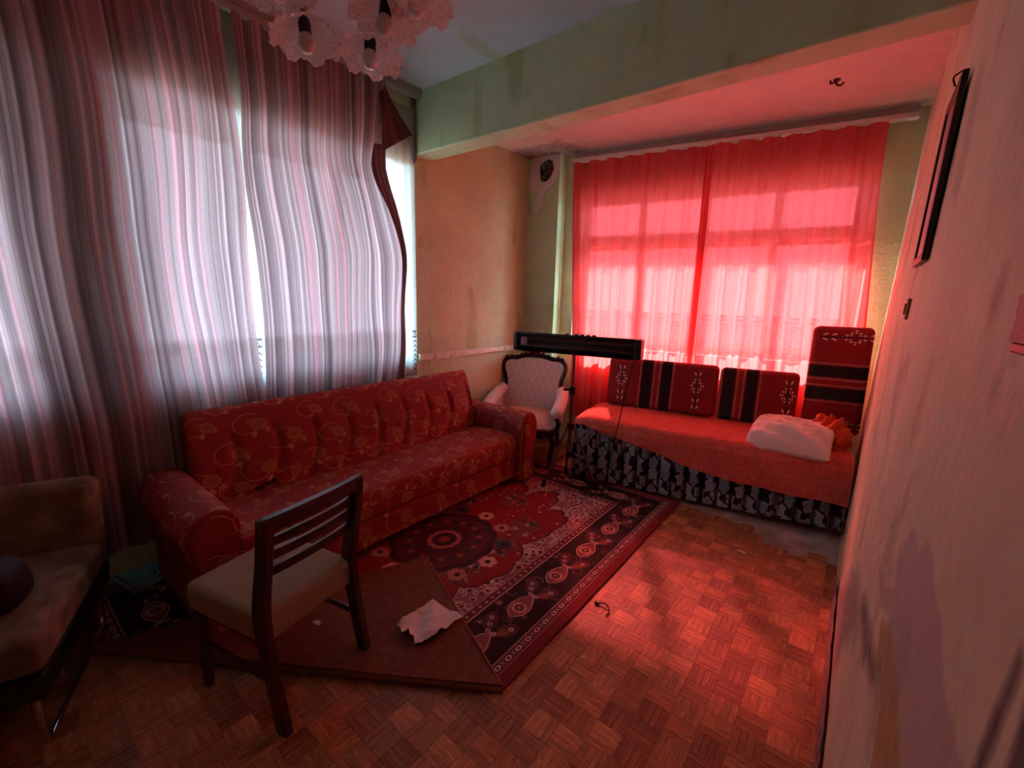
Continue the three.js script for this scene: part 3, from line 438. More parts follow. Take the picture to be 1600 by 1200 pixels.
// ---------- carved armchair ----------
{
  const o = thing('carved_armchair', 'pale damask armchair with carved dark wooden frame beside the column', 'armchair', [-2.565, 0, -3.5], 0.42);
  const dam = canvasTex(512, 512, (c, w, h) => { c.fillStyle = '#e4e0de'; c.fillRect(0, 0, w, h); c.strokeStyle = 'rgba(150,140,140,0.55)'; c.lineWidth = 7; for (let i = -1; i < 5; i++) for (let j = -1; j < 5; j++) { const x = i * 128 + (j % 2 ? 64 : 0), y = j * 128; c.beginPath(); c.moveTo(x, y); c.quadraticCurveTo(x + 62, y + 40, x + 64, y + 64); c.quadraticCurveTo(x + 60, y + 100, x, y + 128); c.quadraticCurveTo(x - 60, y + 100, x - 64, y + 64); c.quadraticCurveTo(x - 62, y + 40, x, y); c.stroke(); leaf(c, x, y + 88, 46, 0, 'rgba(226,222,216,0.8)'); } });
  const pad = M({ map: rep(dam, 3.2, 3.2), roughness: 0.75 }), rose = M({ map: rep(dam, 3.2, 3.2), color: 0xf0c4b8, roughness: 0.8 }), wood = M({ map: rep(darkWood, 3, 3), color: 0xd6a090, roughness: 0.25 });
  const half = [[0.0, 1.0], [0.1, 0.995], [0.2, 0.965], [0.265, 0.965], [0.325, 0.93], [0.34, 0.86], [0.315, 0.78], [0.30, 0.7], [0.315, 0.62], [0.345, 0.56], [0.35, 0.48]];
  const full = [...half.slice().reverse().map(([x, y]) => [-x, y]), ...half.slice(1)];
  const zb = (y) => -0.27 - 0.16 * (y - 0.45); // rake
  const fp = curvePts(full, 80);
  const wAt = (y) => { const h = curvePts(half, 60).slice().reverse(); return interp(h.map(([x, q]) => [q, x]), y); };
  part(o, 'backrest', uvm(merge([slab(28, 28, (u, v) => { const y = lerp(0.34, 0.965, v), w = Math.max(0.02, (y > 0.93 ? Math.sqrt(clamp((0.99 - y) / 0.06)) * 0.31 : wAt(y) - 0.02)), x = lerp(-w, w, u), a = 2 * u - 1; const bulge = 0.05 * (1 - a * a) * Math.sin(v * 3.14); const tf = -0.012 * Math.exp(-(((((x * 11 + (Math.floor(y * 11) % 2) * 0.5) % 1 + 1) % 1) - 0.5) ** 2) / 0.01) * Math.exp(-(((((y * 11) % 1)) - 0.5) ** 2) / 0.01) * (y < 0.75 ? 1 : 0); return [x, y, zb(y) + bulge + tf + 0.01]; }, 0.05)])), pad);
  part(o, 'back_frame', (() => { const g = tube(fp.map(([x, y]) => [x, y, zb(y)]), 0.024, 120, 10); return uvm(g); })(), wood, 'carved dark wooden frame');
  const carve = []; const sp = (x, y, r, sx = 1, sy = 1) => { const g = new THREE.SphereGeometry(r, 12, 8); g.scale(sx, sy, 0.6); g.translate(x, y, zb(y) + 0.014); carve.push(g); };
  for (let k = -7; k <= 7; k++) { const a = k / 7, x = 0.2 * a; sp(x, 1.012 - 0.035 * a * a + (k % 2 ? 0.006 : 0), 0.02, 1.1, 0.9); }
  sp(0, 1.035, 0.028, 1.6, 0.8); for (const s of [-1, 1]) { sp(s * 0.3, 0.965, 0.03); sp(s * 0.255, 0.985, 0.022); sp(s * 0.34, 0.9, 0.022, 0.8, 1.4); const t = new THREE.TorusGeometry(0.026, 0.011, 8, 18, 5); t.translate(s * 0.075, 1.028, zb(1.02) + 0.014); carve.push(t); sp(s * 0.36, 0.58, 0.022, 0.8, 1.3); }
  part(o, 'crest_carving', uvm(merge(carve)), wood, 'carved crest on the frame');
  part(o, 'seat_cushion', uvm(merge([slab(24, 24, (u, v) => { const z = lerp(-0.28, 0.33, v), w = 0.27 + 0.05 * Math.sin(v * 2.2), x = lerp(-w, w, 1 - u), e = Math.min(1, 8 * Math.min(u, 1 - u)), f = Math.min(1, 6 * Math.min(v + 0.1, 1 - v)); return [x, 0.4 + 0.06 * Math.pow(e * f, 0.5) * (0.7 + 0.3 * Math.cos((u - 0.5) * 3)), z + 0.05 * (1 - (2 * u - 1) ** 2) * v]; }, 0.08)])), rose, 'rose tinted seat cushion');
  for (const s of [-1, 1]) {
    part(o, 'arm', uvm(merge([(() => { const g = tube([[s * 0.33, 0.64, -0.27], [s * 0.35, 0.6, -0.1], [s * 0.355, 0.565, 0.1], [s * 0.35, 0.535, 0.22]], 0.062, 24, 14); return g; })(), (() => { const g = new THREE.SphereGeometry(0.064, 16, 12); g.translate(s * 0.35, 0.533, 0.225); return g; })(), slab(14, 10, (u, v) => { const z = lerp(-0.28, 0.24, u), y = lerp(0.33, 0.56 - 0.05 * u + 0.03 * (1 - u), v); return [s * (0.3 + 0.02 * v), y, z]; }, s * 0.05)])), pad, 'padded arm');
    part(o, 'arm_support', uvm(tube([[s * 0.35, 0.49, 0.25], [s * 0.375, 0.45, 0.27], [s * 0.36, 0.38, 0.25], [s * 0.33, 0.34, 0.27]], 0.022, 20, 10)), wood);
    part(o, 'leg', uvm(tube([[s * 0.3, 0.32, 0.29], [s * 0.335, 0.25, 0.31], [s * 0.31, 0.12, 0.29], [s * 0.325, 0.02, 0.31]], 0.026, 20, 10)), wood);
    part(o, 'leg', uvm(tube([[s * 0.28, 0.32, -0.26], [s * 0.29, 0.15, -0.28], [s * 0.3, 0.02, -0.31]], 0.024, 14, 10)), wood);
  }
  part(o, 'seat_rail', uvm(merge([slab(30, 3, (u, v) => { const a = 2 * u - 1; return [0.335 * a, lerp(0.375, 0.3 + 0.025 * Math.abs(Math.sin(a * 4.7)), v), 0.29 + 0.07 * (1 - a * a)]; }, 0.04), span(-0.32, -0.28, 0.3, 0.37, -0.28, 0.29), span(0.28, 0.32, 0.3, 0.37, -0.28, 0.29), span(-0.3, 0.3, 0.3, 0.37, -0.3, -0.26), span(-0.28, 0.28, 0.31, 0.36, -0.26, 0.26)])), wood);
}

// ---------- heater on a tripod ----------
{
  const o = thing('infrared_heater', 'long black infrared heater on a grey tripod stand', 'heater', [-1.83, 0.013, -3.15]);
  const blk = M({ color: 0x151214, roughness: 0.4, metalness: 0.3 }), steel = M({ color: 0x6a6668, roughness: 0.3, metalness: 0.8 }), q = new THREE.Matrix4().makeRotationY(10 * Math.PI / 180).setPosition(0, 1.23, 0), H = (g) => g.applyMatrix4(q);
  const prof = [[-0.045, -0.06], [0.05, -0.075], [0.062, -0.06], [0.05, 0.055], [0.03, 0.07], [-0.05, 0.07], [-0.06, 0.04]];
  part(o, 'housing', H((() => { const g = extr([[-0.06, -0.07], [0.045, -0.085], [0.05, -0.075], [-0.02, -0.05], [-0.03, 0.045], [0.04, 0.058], [0.035, 0.072], [-0.06, 0.066]], 1.0, 0.002); g.translate(0, 0, -0.5); g.rotateY(-Math.PI / 2); g.scale(-1, 1, 1); g.index; g.computeVertexNormals(); return g; })()), blk);
  for (const s of [-1, 1]) part(o, 'end_cap', H(box(0.055, 0.16, 0.13, s * 0.525, -0.006, 0, 0.02)), blk);
  part(o, 'reflector', H(grid(1, 12, (u, v) => { const a = lerp(-1.2, 1.2, v); return [lerp(-0.5, 0.5, u), -0.004 + 0.055 * Math.sin(a), -0.0 - 0.025 * Math.cos(a)]; })), M({ color: 0x8a6a60, metalness: 0.9, roughness: 0.35 }), 'dull reflector');
  for (const y of [0.018, -0.03]) part(o, 'heating_tube', H(rod([-0.48, y, 0.012], [0.48, y, 0.012], 0.008)), M({ color: 0x5a2a20, roughness: 0.3 }));
  for (const y of [0.04, 0.0, -0.045]) part(o, 'grille_bar', H(rod([-0.5, y, 0.045 - y * 0.08], [0.5, y, 0.045 - y * 0.08], 0.0028, 0.0028, 6)), blk);
  for (let k = 0; k < 9; k++) part(o, 'grille_bar', H(rod([-0.44 + k * 0.11, 0.06, 0.04], [-0.44 + k * 0.11, -0.075, 0.05], 0.002, 0.002, 6)), blk);
  part(o, 'badge', H(box(0.06, 0.07, 0.004, -0.45, 0, 0.049)), M({ color: 0x6a3a3a, roughness: 0.4 }), 'reddish badge plate');
  for (let k = 0; k < 5; k++) part(o, 'knob', H(box(0.03, 0.014, 0.02, -0.04 + k * 0.05 + (k === 0 ? -0.03 : 0), 0.076, 0, 0.004)), blk);
  part(o, 'pole', rod([0, 0.33, 0], [0, 0.84, 0], 0.017), steel); part(o, 'pole', rod([0, 0.82, 0], [0, 1.18, 0], 0.012), steel);
  part(o, 'collar', merge([rod([0, 0.80, 0], [0, 0.87, 0], 0.026), rod([0, 0.84, 0], [-0.045, 0.84, 0.02], 0.01), box(0.03, 0.022, 0.014, -0.055, 0.84, 0.024, 0.004)]), blk); part(o, 'hub', rod([0, 0.5, 0], [0, 0.55, 0], 0.032), blk); part(o, 'lower_hub', rod([0, 0.25, 0], [0, 0.3, 0], 0.026), blk);
  part(o, 'bracket', merge([box(0.05, 0.03, 0.09, 0, 1.17, 0, 0.004), box(0.04, 0.06, 0.01, 0, 1.19, -0.04)]), blk); part(o, 'pole', rod([0, 0.24, 0], [0, 0.34, 0], 0.015), steel);
  for (const [a, R] of [[Math.atan2(0.2, -0.115), 0.235], [Math.atan2(-0.14, -0.1), 0.23], [Math.atan2(-0.06, 0.25), 0.25]]) {
    const x = Math.cos(a), z = Math.sin(a); const l = part(o, 'leg', rod([x * 0.028, 0.525, z * 0.028], [x * R, 0.03, z * R], 0.011), steel); part(l, 'rubber_foot', rod([x * (R - 0.012), 0.06, z * (R - 0.012)], [x * (R + 0.006), 0.0, z * (R + 0.006)], 0.018), blk); part(o, 'brace', rod([x * 0.02, 0.275, z * 0.02], [x * R * 0.62, 0.21, z * R * 0.62], 0.006), blk);
  }
  part(o, 'power_cord', tube([[0.49, 1.13, -0.075], [0.46, 0.95, -0.06], [0.43, 0.6, -0.0], [0.4, 0.3, 0.04], [0.37, 0.06, 0.06], [0.33, 0.022, 0.1], [0.2, 0.018, 0.12]], 0.0045, 60, 6), blk);
}

// ---------- daybed ----------
const bedT = 1.5, bedHalf = 1.0;
{
  const o = thing('daybed', 'low daybed with red cover and pleated grey damask skirt', 'bed', FW(bedT, 0, 0.53), TH);
  const skirtTex = canvasTex(512, 512, (c, w, h) => { // 0.24 m tile
    c.fillStyle = '#1c1a1e'; c.fillRect(0, 0, w, h);
    const blob = (x, y, r, col) => { c.fillStyle = col; c.beginPath(); for (let k = 0; k <= 30; k++) { const a = k / 30 * Math.PI * 2, q = r * (1 + 0.16 * Math.sin(a * 5 + x) + 0.1 * Math.sin(a * 3 + y)); c.lineTo(x + q * 0.9 * Math.cos(a), y + q * 1.12 * Math.sin(a)); } c.fill(); c.strokeStyle = '#2a282e'; c.lineWidth = 6; c.beginPath(); c.arc(x, y, r * 0.5, 0.5, 4); c.stroke(); c.beginPath(); c.arc(x + r * 0.2, y - r * 0.2, r * 0.25, 2, 6); c.stroke(); };
    for (const dx of [-w, 0, w]) for (const dy of [-h, 0, h]) for (const [x, y, r, col] of [[110, 90, 100, '#8d95a4'], [340, 60, 92, '#7c8494'], [230, 250, 96, '#99a0ae'], [460, 260, 88, '#868e9e'], [90, 400, 94, '#858d9c'], [330, 430, 98, '#929aa8']]) blob(x + dx, y + dy, r, col);
  });
  const sk = M({ map: rep(skirtTex, 1 / 0.24, 1 / 0.24), roughness: 0.85 }), cov = M({ map: rep(pixTex(256, 256, (u, v) => { const k = 0.85 + 0.3 * fbm(u * 30, v * 30, 4, 30, 181); return [208 * k, 94 * k, 80 * k]; }), 2, 2), roughness: 0.85, bumpMap: rep(weave, 5, 5), bumpScale: 0.001 });
  part(o, 'mattress', span(-bedHalf + 0.03, bedHalf - 0.03, 0.34, 0.535, -0.32, 0.40, 0.05), M({ color: 0x9a8878 }));
  part(o, 'bed_box', span(-bedHalf + 0.05, bedHalf - 0.05, 0.06, 0.34, -0.32, 0.37), M({ map: rep(darkWood, 1, 1) }));
  const pleat = (s, y) => { const p = 0.107, q = ((s / p + 0.12 * Math.sin(s * 9)) % 1 + 1) % 1, h = step(0.54, 0.25, y); return h * (0.02 - 0.055 * Math.exp(-((Math.min(q, 1 - q) / 0.1) ** 2))) + 0.016 * h * (fbm(s * 4, y * 2, 3, 0, 182) - 0.5); };
  const bottomAt = (s) => 0.035 + 0.03 * step(0.8, 2.0, s);
  part(o, 'skirt', grid(420, 14, (u, v) => { const s = 2 * bedHalf * u, y = lerp(bottomAt(s), 0.55, v); return [-bedHalf + s + 0.006 * Math.sin(s * 71), y, 0.402 + pleat(s, y), s * 1.1, y]; }), sk, 'pleated grey and black damask skirt');
  part(o, 'side_skirt', grid(140, 14, (u, v) => { const s = 0.74 * u, y = lerp(0.03, 0.55, v); return [-bedHalf - 0.005 - pleat(s + 0.05, y), y, -0.33 + s, s + 0.11, y]; }), sk, 'pleated grey and black damask skirt');
  const hem = [[0, 0.575], [0.3, 0.50], [0.58, 0.455], [1.08, 0.33], [1.5, 0.30], [2.0, 0.29]];
  part(o, 'bed_cover', slab(130, 60, (u, v) => {
    const x = lerp(-bedHalf - 0.012, bedHalf, u), s = u * 2, w = 0.76, drop = 0.58 - interp(hem, s), len = w + drop, d = v * len, wr = 0.012 * (fbm(s * 5 + 3, d * 6, 4, 0, 183) - 0.5) + 0.012 * Math.sin((s * 0.7 + d * 1.2) * 14) * (fbm(s * 2, d * 2, 2, 0, 184) - 0.3);
    const edgeSag = -0.025 * step(0.12, 0, s), yTop = 0.572 + 0.02 * Math.sin(clamp(d / w) * 3) + edgeSag;
    if (d < w - 0.06) return [x, yTop + wr, -0.33 + d, s, d];
    const a = (d - (w - 0.06)), R = 0.06; if (a < R * 1.57) { const t = a / R; return [x, yTop + wr - R * (1 - Math.cos(t)), 0.37 + R * Math.sin(t) + wr, s, d]; }
    return [x, yTop - R - (a - R * 1.57), 0.437 + wr * 1.6 + 0.012 * Math.sin(s * 16) * step(0.06, 0.2, a - R) + 0.008, s, d];
  }, 0.006), cov, 'creased red cover');
}
// woven cushions on the daybed
const kilim = (vertical) => canvasTex(1024, 1024, (c, w, h) => { // 0.69 m repeat across, motif column then two black bands
  c.fillStyle = '#8e1a1e'; c.fillRect(0, 0, w, h); for (let y = 0; y < h; y += 5) { c.fillStyle = y % 10 ? 'rgba(60,4,8,0.16)' : 'rgba(190,50,50,0.12)'; c.fillRect(0, y, w, 2); }
  const band = (x0, x1, col) => { c.fillStyle = col; c.fillRect(x0 * w, 0, (x1 - x0) * w, h); };
  for (const [a, b] of [[0.36, 0.50], [0.62, 0.75]]) { band(a - 0.03, a - 0.024, '#c9a89a'); band(a - 0.018, a - 0.013, '#b89080'); band(a, b, '#141012'); band(b + 0.014, b + 0.019, '#b89080'); band(b + 0.026, b + 0.031, '#c9a89a'); }
  const cx = 0.08 * w, D = (x, y, s, col) => { c.fillStyle = col; c.beginPath(); c.moveTo(x, y - s); c.lineTo(x + s * 0.7, y); c.lineTo(x, y + s); c.lineTo(x - s * 0.7, y); c.fill(); };
  for (let k = 0; k < 2; k++) { const y0 = k * 512; for (let j = -3; j <= 3; j++) for (let i = -3; i <= 3; i++) { const m = Math.abs(i) + Math.abs(j); if (m > 3 || m < 1) continue; D(cx + i * 26, y0 + 190 + j * 34, 15, m === 3 ? '#eadfd6' : (i + j) % 2 ? '#141012' : '#d9c3b8'); } c.fillStyle = '#141012'; c.fillRect(cx - 6, y0 + 60, 12, 400); for (const s of [-1, 1]) for (const y of [350, 420, 60]) { c.save(); c.translate(cx + s * 30, y0 + y); c.rotate(s * 0.5); c.fillStyle = '#eadfd6'; c.beginPath(); c.ellipse(0, 0, 9, 24, 0, 0, 7); c.fill(); c.restore(); } }
});
const kTex = kilim();
const kMat = M({ map: kTex, roughness: 0.9, bumpMap: rep(weave, 5, 5), bumpScale: 0.0015 });
function cushion(label, w, h, d, u0, rot90, pos, lean, turn, group) {
  const g0 = new RoundedBoxGeometry(w, h, d, 10, 0.045), g = clean(g0), p = g.attributes.position, uv = g.attributes.uv;
  for (let i = 0; i < p.count; i++) { const x = p.getX(i), y = p.getY(i), z = p.getZ(i); uv.setXY(i, rot90 ? (y + h / 2 + u0) / 0.69 : (x + w / 2 + u0) / 0.69, (rot90 ? x + w / 2 : y + h / 2) / 0.86 + 0.0); p.setZ(i, z * (1 + 0.3 * Math.cos(x / w * 3) * Math.cos(y / h * 3)) + 0.01 * (fbm(x * 4 + 9, y * 4, 3, 0, 191) - 0.5)); p.setY(i, y + 0.012 * (fbm(x * 5, 3, 3, 0, 192) - 0.5)); }
  const gg = mergeVertices(g, 1e-5); gg.computeVertexNormals(); gg.rotateX(-lean); gg.translate(0, h / 2, 0);
  return one('kilim_cushion', label, 'cushion', gg, kMat, pos, TH + turn, 'woven kilim cushions on the daybed');
}
cushion('long kilim back cushion on daybed nearer the heater', 1.0, 0.47, 0.11, -0.085, false, FW(1.07, 0.585, 0.255), 0.12, 0, 1);
cushion('shorter kilim back cushion between long cushion and upright cushion', 0.60, 0.465, 0.11, 0.91, false, FW(1.88, 0.585, 0.255), 0.12, 0, 1);
cushion('tall kilim cushion standing upright on end against the stained wall', 0.39, 0.85, 0.12, -0.02, true, FW(2.415, 0.60, 0.27), 0.1, 0, 1);
// pillow and cloth
{
  const pm = M({ map: rep(pixTex(256, 256, (u, v) => { const k = 0.93 + 0.1 * fbm(u * 20, v * 20, 4, 20, 201); return [232 * k, 216 * k, 206 * k]; }), 2, 2), roughness: 0.85 });
  const face = (sg) => grid(64, 48, (u, v) => {
    const a = 2 * u - 1, b = 2 * v - 1, out = 1 + 0.05 * a * a * b * b - 0.05 * (a * a + b * b) * 0.5, x = a * 0.265 * out, z = b * 0.215 * out, e = Math.sqrt(clamp(1 - a ** 4)) * Math.sqrt(clamp(1 - b ** 4));
    const wr = 0.012 * Math.sin((b * 1.6 - a * 0.7 + 0.5 * fbm(a * 2, b * 2, 3, 0, 202)) * 7) * e + 0.03 * (fbm(a * 3 + 5, b * 3, 4, 0, 203) - 0.5) * e;
    return [x, sg * Math.pow(e, 0.8) * 0.066 + (sg > 0 ? wr * 1.5 : wr * 0.4) - 0.9 * Math.max(0, z - 0.11) - 0.35 * Math.max(0, -x - 0.1) * (b > 0 ? b : 0) + 0.02 * Math.max(0, -b), z, a * 0.26, b * 0.2];
  });
  const gg = merge([face(1), face(-1)]);
  one('pillow', 'crumpled white pillow on the daybed edge beside orange cloth', 'pillow', gg, pm, FW(2.13, 0.672, 0.77), TH - 0.2);
  const c = new THREE.IcosahedronGeometry(1, 24); c.deleteAttribute('normal'); c.deleteAttribute('uv'); const cg = mergeVertices(c, 1e-4), cp = cg.attributes.position, uvs = [];
  for (let i = 0; i < cp.count; i++) { const x = cp.getX(i), y = cp.getY(i), z = cp.getZ(i), n = fbm(x * 2 + 5, y * 2 + z * 1.5 + 7, 4, 0, 205), f = 0.7 + 0.7 * n + 0.12 * Math.sin(8 * x + 11 * z + 6 * n); cp.setXYZ(i, x * 0.12 * f, (y < 0 ? y * 0.03 : y * 0.19 * f), z * 0.19 * f); uvs.push(x * 0.2, y * 0.2 + z * 0.1); }
  cg.setAttribute('uv', new THREE.Float32BufferAttribute(uvs, 2)); cg.computeVertexNormals();
  one('crumpled_cloth', 'crumpled orange cloth heaped on the daybed against the wall', 'cloth', cg, M({ map: rep(pixTex(128, 128, (u, v) => { const k = 0.8 + 0.4 * fbm(u * 10, v * 10, 4, 10, 206); return [196 * k, 84 * k, 44 * k]; }), 6, 6), roughness: 0.9 }), FW(2.38, 0.612, 0.61), 0.3);
}

// ---------- carpet with a folded corner ----------
{
  const X1 = -0.945, Z0 = -3.46, Wd = 2.05, Ln = 3.29; // right edge, far edge, width, length
  const tex = canvasTex(2048, 1280, (c, w, h) => { // w along length, h along width
    const s = w / Ln, red = '#7c1219', dark = '#2c1418', navy = '#22202e', cream = '#c9a99c', rose = '#a8585a', rust = '#8c4432';
    c.fillStyle = '#7a1a24'; c.fillRect(0, 0, w, h);
    const inset = (a, col) => { c.fillStyle = col; c.fillRect(a * s, a * s, w - 2 * a * s, h - 2 * a * s); };
    inset(0.055, '#9a6a6a'); inset(0.062, '#5a1a20'); inset(0.105, '#b08a84'); inset(0.112, navy); inset(0.118, dark); for (let k = 0; k < 900; k++) { const x = rnd() * w, y = rnd() * h, m = Math.min(x, y, w - x, h - y) / s; if (m < 0.13 || m > 0.365) continue; c.strokeStyle = ['#5e2e34', '#6e3a36', '#4a2a38', '#8a5a52'][k % 4]; c.lineWidth = 5; c.beginPath(); c.arc(x, y, 8 + 14 * rnd(), rnd() * 6, rnd() * 6 + 3.5); c.stroke(); if (k % 3 === 0) { c.fillStyle = ['#a87068', '#6a2a30', '#7c4a3c'][k % 9 / 3 | 0]; c.beginPath(); c.arc(x, y, 7, 0, 7); c.fill(); } }
    inset(0.375, cream); inset(0.383, '#6a2028'); inset(0.425, '#b48c84'); inset(0.43, red);
    const along = (a, stepM, fn) => { const place = (x, y, r) => { c.save(); c.translate(x, y); c.rotate(r); fn(); c.restore(); }; const n1 = Math.round((Ln - 2 * a) / stepM), n2 = Math.round((Wd - 2 * a) / stepM); for (let k = 0; k < n1; k++) { const x = (a + (k + 0.5) * (Ln - 2 * a) / n1) * s; place(x, a * s, 0); place(x, h - a * s, Math.PI); } for (let k = 0; k < n2; k++) { const y = (a + (k + 0.5) * (Wd - 2 * a) / n2) * s; place(a * s, y, -Math.PI / 2); place(w - a * s, y, Math.PI / 2); } };
    let t = 0; along(0.083, 0.075, () => { t++; c.fillStyle = t % 2 ? '#b03a38' : '#c9a99c'; c.beginPath(); c.ellipse(0, 0, 13, 8, 0, 0, 7); c.fill(); c.fillStyle = '#2c1418'; c.beginPath(); c.arc(0, 0, 4, 0, 7); c.fill(); c.strokeStyle = '#c09a90'; c.lineWidth = 2.5; c.beginPath(); c.moveTo(16, -9); c.lineTo(30, 9); c.moveTo(16, 9); c.lineTo(30, -9); c.stroke(); });
    along(0.245, 0.36, () => { c.fillStyle = '#8a4a4e'; c.beginPath(); c.moveTo(-64, 0); c.quadraticCurveTo(-20, -66, 66, 0); c.quadraticCurveTo(-20, 66, -64, 0); c.fill(); c.strokeStyle = '#d0a294'; c.lineWidth = 4; c.stroke(); c.fillStyle = '#c98a7c'; c.beginPath(); c.arc(-12, 0, 26, 0, 7); c.fill(); c.fillStyle = '#5a1a20'; c.beginPath(); c.arc(-12, 0, 15, 0, 7); c.fill(); c.fillStyle = '#e0c8bc'; c.beginPath(); c.arc(-12, 0, 6, 0, 7); c.fill();
      for (const d of [-1, 1]) { c.fillStyle = '#5e2a34'; c.beginPath(); c.ellipse(104, d * 34, 40, 24, d * 0.4, 0, 7); c.fill(); c.fillStyle = rust; c.beginPath(); c.ellipse(88, -d * 30, 22, 12, -d * 0.6, 0, 7); c.fill(); for (let k = 0; k < 3; k++) { c.fillStyle = '#d8bcb0'; c.beginPath(); c.arc(66 + k * 24, d * 12 + k * 14 * d, 8, 0, 7); c.fill(); c.fillStyle = dark; c.beginPath(); c.arc(66 + k * 24, d * 12 + k * 14 * d, 3.4, 0, 7); c.fill(); } } c.strokeStyle = '#7a4a48'; c.lineWidth = 4; c.beginPath(); c.moveTo(-112, -50); c.bezierCurveTo(-60, 40, 60, -40, 112, 50); c.stroke(); });
    along(0.404, 0.05, () => { c.fillStyle = '#c08a80'; c.beginPath(); c.arc(0, 0, 6, 0, 7); c.fill(); });
    // cream filigree spandrels: lobed outline
    const fx0 = 0.43 * s, fy0 = 0.43 * s, fw = w - 2 * fx0, fh = h - 2 * fy0, lobe = (k) => { c.beginPath(); const N = 240; for (let i = 0; i <= N; i++) { const a = i / N * Math.PI * 2, ca = Math.cos(a), sa = Math.sin(a), sup = Math.pow(Math.pow(Math.abs(ca), 3.2) + Math.pow(Math.abs(sa), 3.2), -1 / 3.2), r = sup * (0.72 + 0.17 * Math.abs(Math.sin(a * 5)) + 0.035 * Math.abs(Math.sin(a * 15))) * k; c.lineTo(w / 2 + ca * r * fw / 2, h / 2 + sa * r * fh / 2); } c.closePath(); };
    c.fillStyle = '#8e5a5c'; c.fillRect(fx0, fy0, fw, fh); c.save(); c.beginPath(); c.rect(fx0, fy0, fw, fh); c.clip();
    for (let k = 0; k < 2600; k++) { const x = fx0 + rnd() * fw, y = fy0 + rnd() * fh, r = 6 + 12 * rnd(); c.strokeStyle = rnd() < 0.7 ? '#e0cabf' : '#d8b4a8'; c.lineWidth = 3; c.beginPath(); c.arc(x, y, r, rnd() * 6, rnd() * 6 + 4); c.stroke(); if (rnd() < 0.5) { c.fillStyle = rnd() < 0.5 ? '#7c1219' : '#30242e'; c.beginPath(); c.arc(x, y, r * 0.5, 0, 7); c.fill(); } }
    c.restore(); lobe(1); c.fillStyle = '#511018'; c.fill(); lobe(0.975); c.fillStyle = '#8c121a'; c.fill();
    c.save(); lobe(0.97); c.clip();
    for (let k = 0; k < 420; k++) { const x = fx0 + rnd() * fw, y = fy0 + rnd() * fh; c.fillStyle = ['#c9a49a', '#9a4a48', '#5a1420', '#b06a60'][k % 4]; c.beginPath(); c.ellipse(x, y, 5 + 5 * rnd(), 3 + 3 * rnd(), rnd() * 3, 0, 7); c.fill(); }
    for (const [dx, dy] of [[-1, -1], [1, -1], [-1, 1], [1, 1], [-1.6, 0], [1.6, 0], [-0.35, 1.1], [0.35, -1.1], [0.35, 1.1], [-0.35, -1.1]]) { const x = w / 2 + dx * 300, y = h / 2 + dy * 190; c.fillStyle = '#7a3a30'; c.beginPath(); for (let i = 0; i <= 40; i++) { const a = i / 40 * 6.283, r = 66 * (1 + 0.2 * Math.sin(a * 7)); c.lineTo(x + r * 1.2 * Math.cos(a), y + r * Math.sin(a)); } c.fill(); for (let k = 0; k < 16; k++) { c.fillStyle = ['#b98a80', '#4a1a24', '#98584c', '#3a3444'][k % 4]; c.beginPath(); c.arc(x + (rnd() - 0.5) * 110, y + (rnd() - 0.5) * 90, 7 + 6 * rnd(), 0, 7); c.fill(); } }
    c.restore();
    const med = (r, col) => { c.fillStyle = col; c.beginPath(); for (let i = 0; i <= 120; i++) { const a = i / 120 * 6.283, q = r * (1 + 0.08 * Math.abs(Math.sin(a * 6))); c.lineTo(w / 2 + q * Math.cos(a), h / 2 + q * 0.92 * Math.sin(a)); } c.fill(); };
    for (let k = 0; k < 12; k++) { const a = k / 12 * 6.283, x = w / 2 + 262 * Math.cos(a), y = h / 2 + 242 * Math.sin(a); for (let j = 0; j < 6; j++) { const b = j / 6 * 6.283; c.fillStyle = k % 3 === 0 ? '#d09a8c' : k % 3 === 1 ? '#3c3848' : '#b4705e'; c.beginPath(); c.arc(x + 22 * Math.cos(b), y + 22 * Math.sin(b), 15, 0, 7); c.fill(); } c.fillStyle = '#2a1218'; c.beginPath(); c.arc(x, y, 11, 0, 7); c.fill(); }
    med(215, '#3a1a22'); med(190, '#5c2026'); for (let k = 0; k < 24; k++) { const a = k / 24 * 6.283; c.fillStyle = k % 2 ? '#8c4438' : '#2c2430'; c.beginPath(); c.arc(w / 2 + 150 * Math.cos(a), h / 2 + 138 * Math.sin(a), 13, 0, 7); c.fill(); } med(112, '#4a161e'); med(70, '#a85a4a'); med(50, '#3a1418'); med(22, '#8c3a34');
    for (let k = 0; k < 26000; k++) { c.fillStyle = rnd() < 0.6 ? 'rgba(20,0,4,0.12)' : 'rgba(230,160,150,0.05)'; c.fillRect(rnd() * w, rnd() * h, 3, 2); }
  });
  tex.wrapS = tex.wrapT = THREE.ClampToEdgeWrapping;
  const pile = M({ map: tex, roughness: 0.95, bumpMap: rep(grain, 30, 20), bumpScale: 0.002 }), backing = M({ map: rep(pixTex(256, 256, (u, v) => { const k = 0.8 + 0.4 * fbm(u * 24, v * 24, 4, 24, 211) + 0.08 * Math.sin(u * 400) * Math.sin(v * 400); return [112 * k, 64 * k, 46 * k]; }), 2, 2), roughness: 0.95 });
  const o = thing('persian_rug', 'red patterned carpet with one corner folded over on the parquet', 'rug', [-1.9, 0, -2.2]);
  const fz = -1.19, ux = -0.833, uz = 0.553; // fold line from (X1, fz) along (ux, uz)
  const foldZ = (x) => fz + (X1 - x) / -ux * uz, xEnd = X1 + ux * (Z0 + Ln - fz) / uz;
  const UVr = (x, z) => [(z - Z0) / Ln, (X1 - x) / Wd];
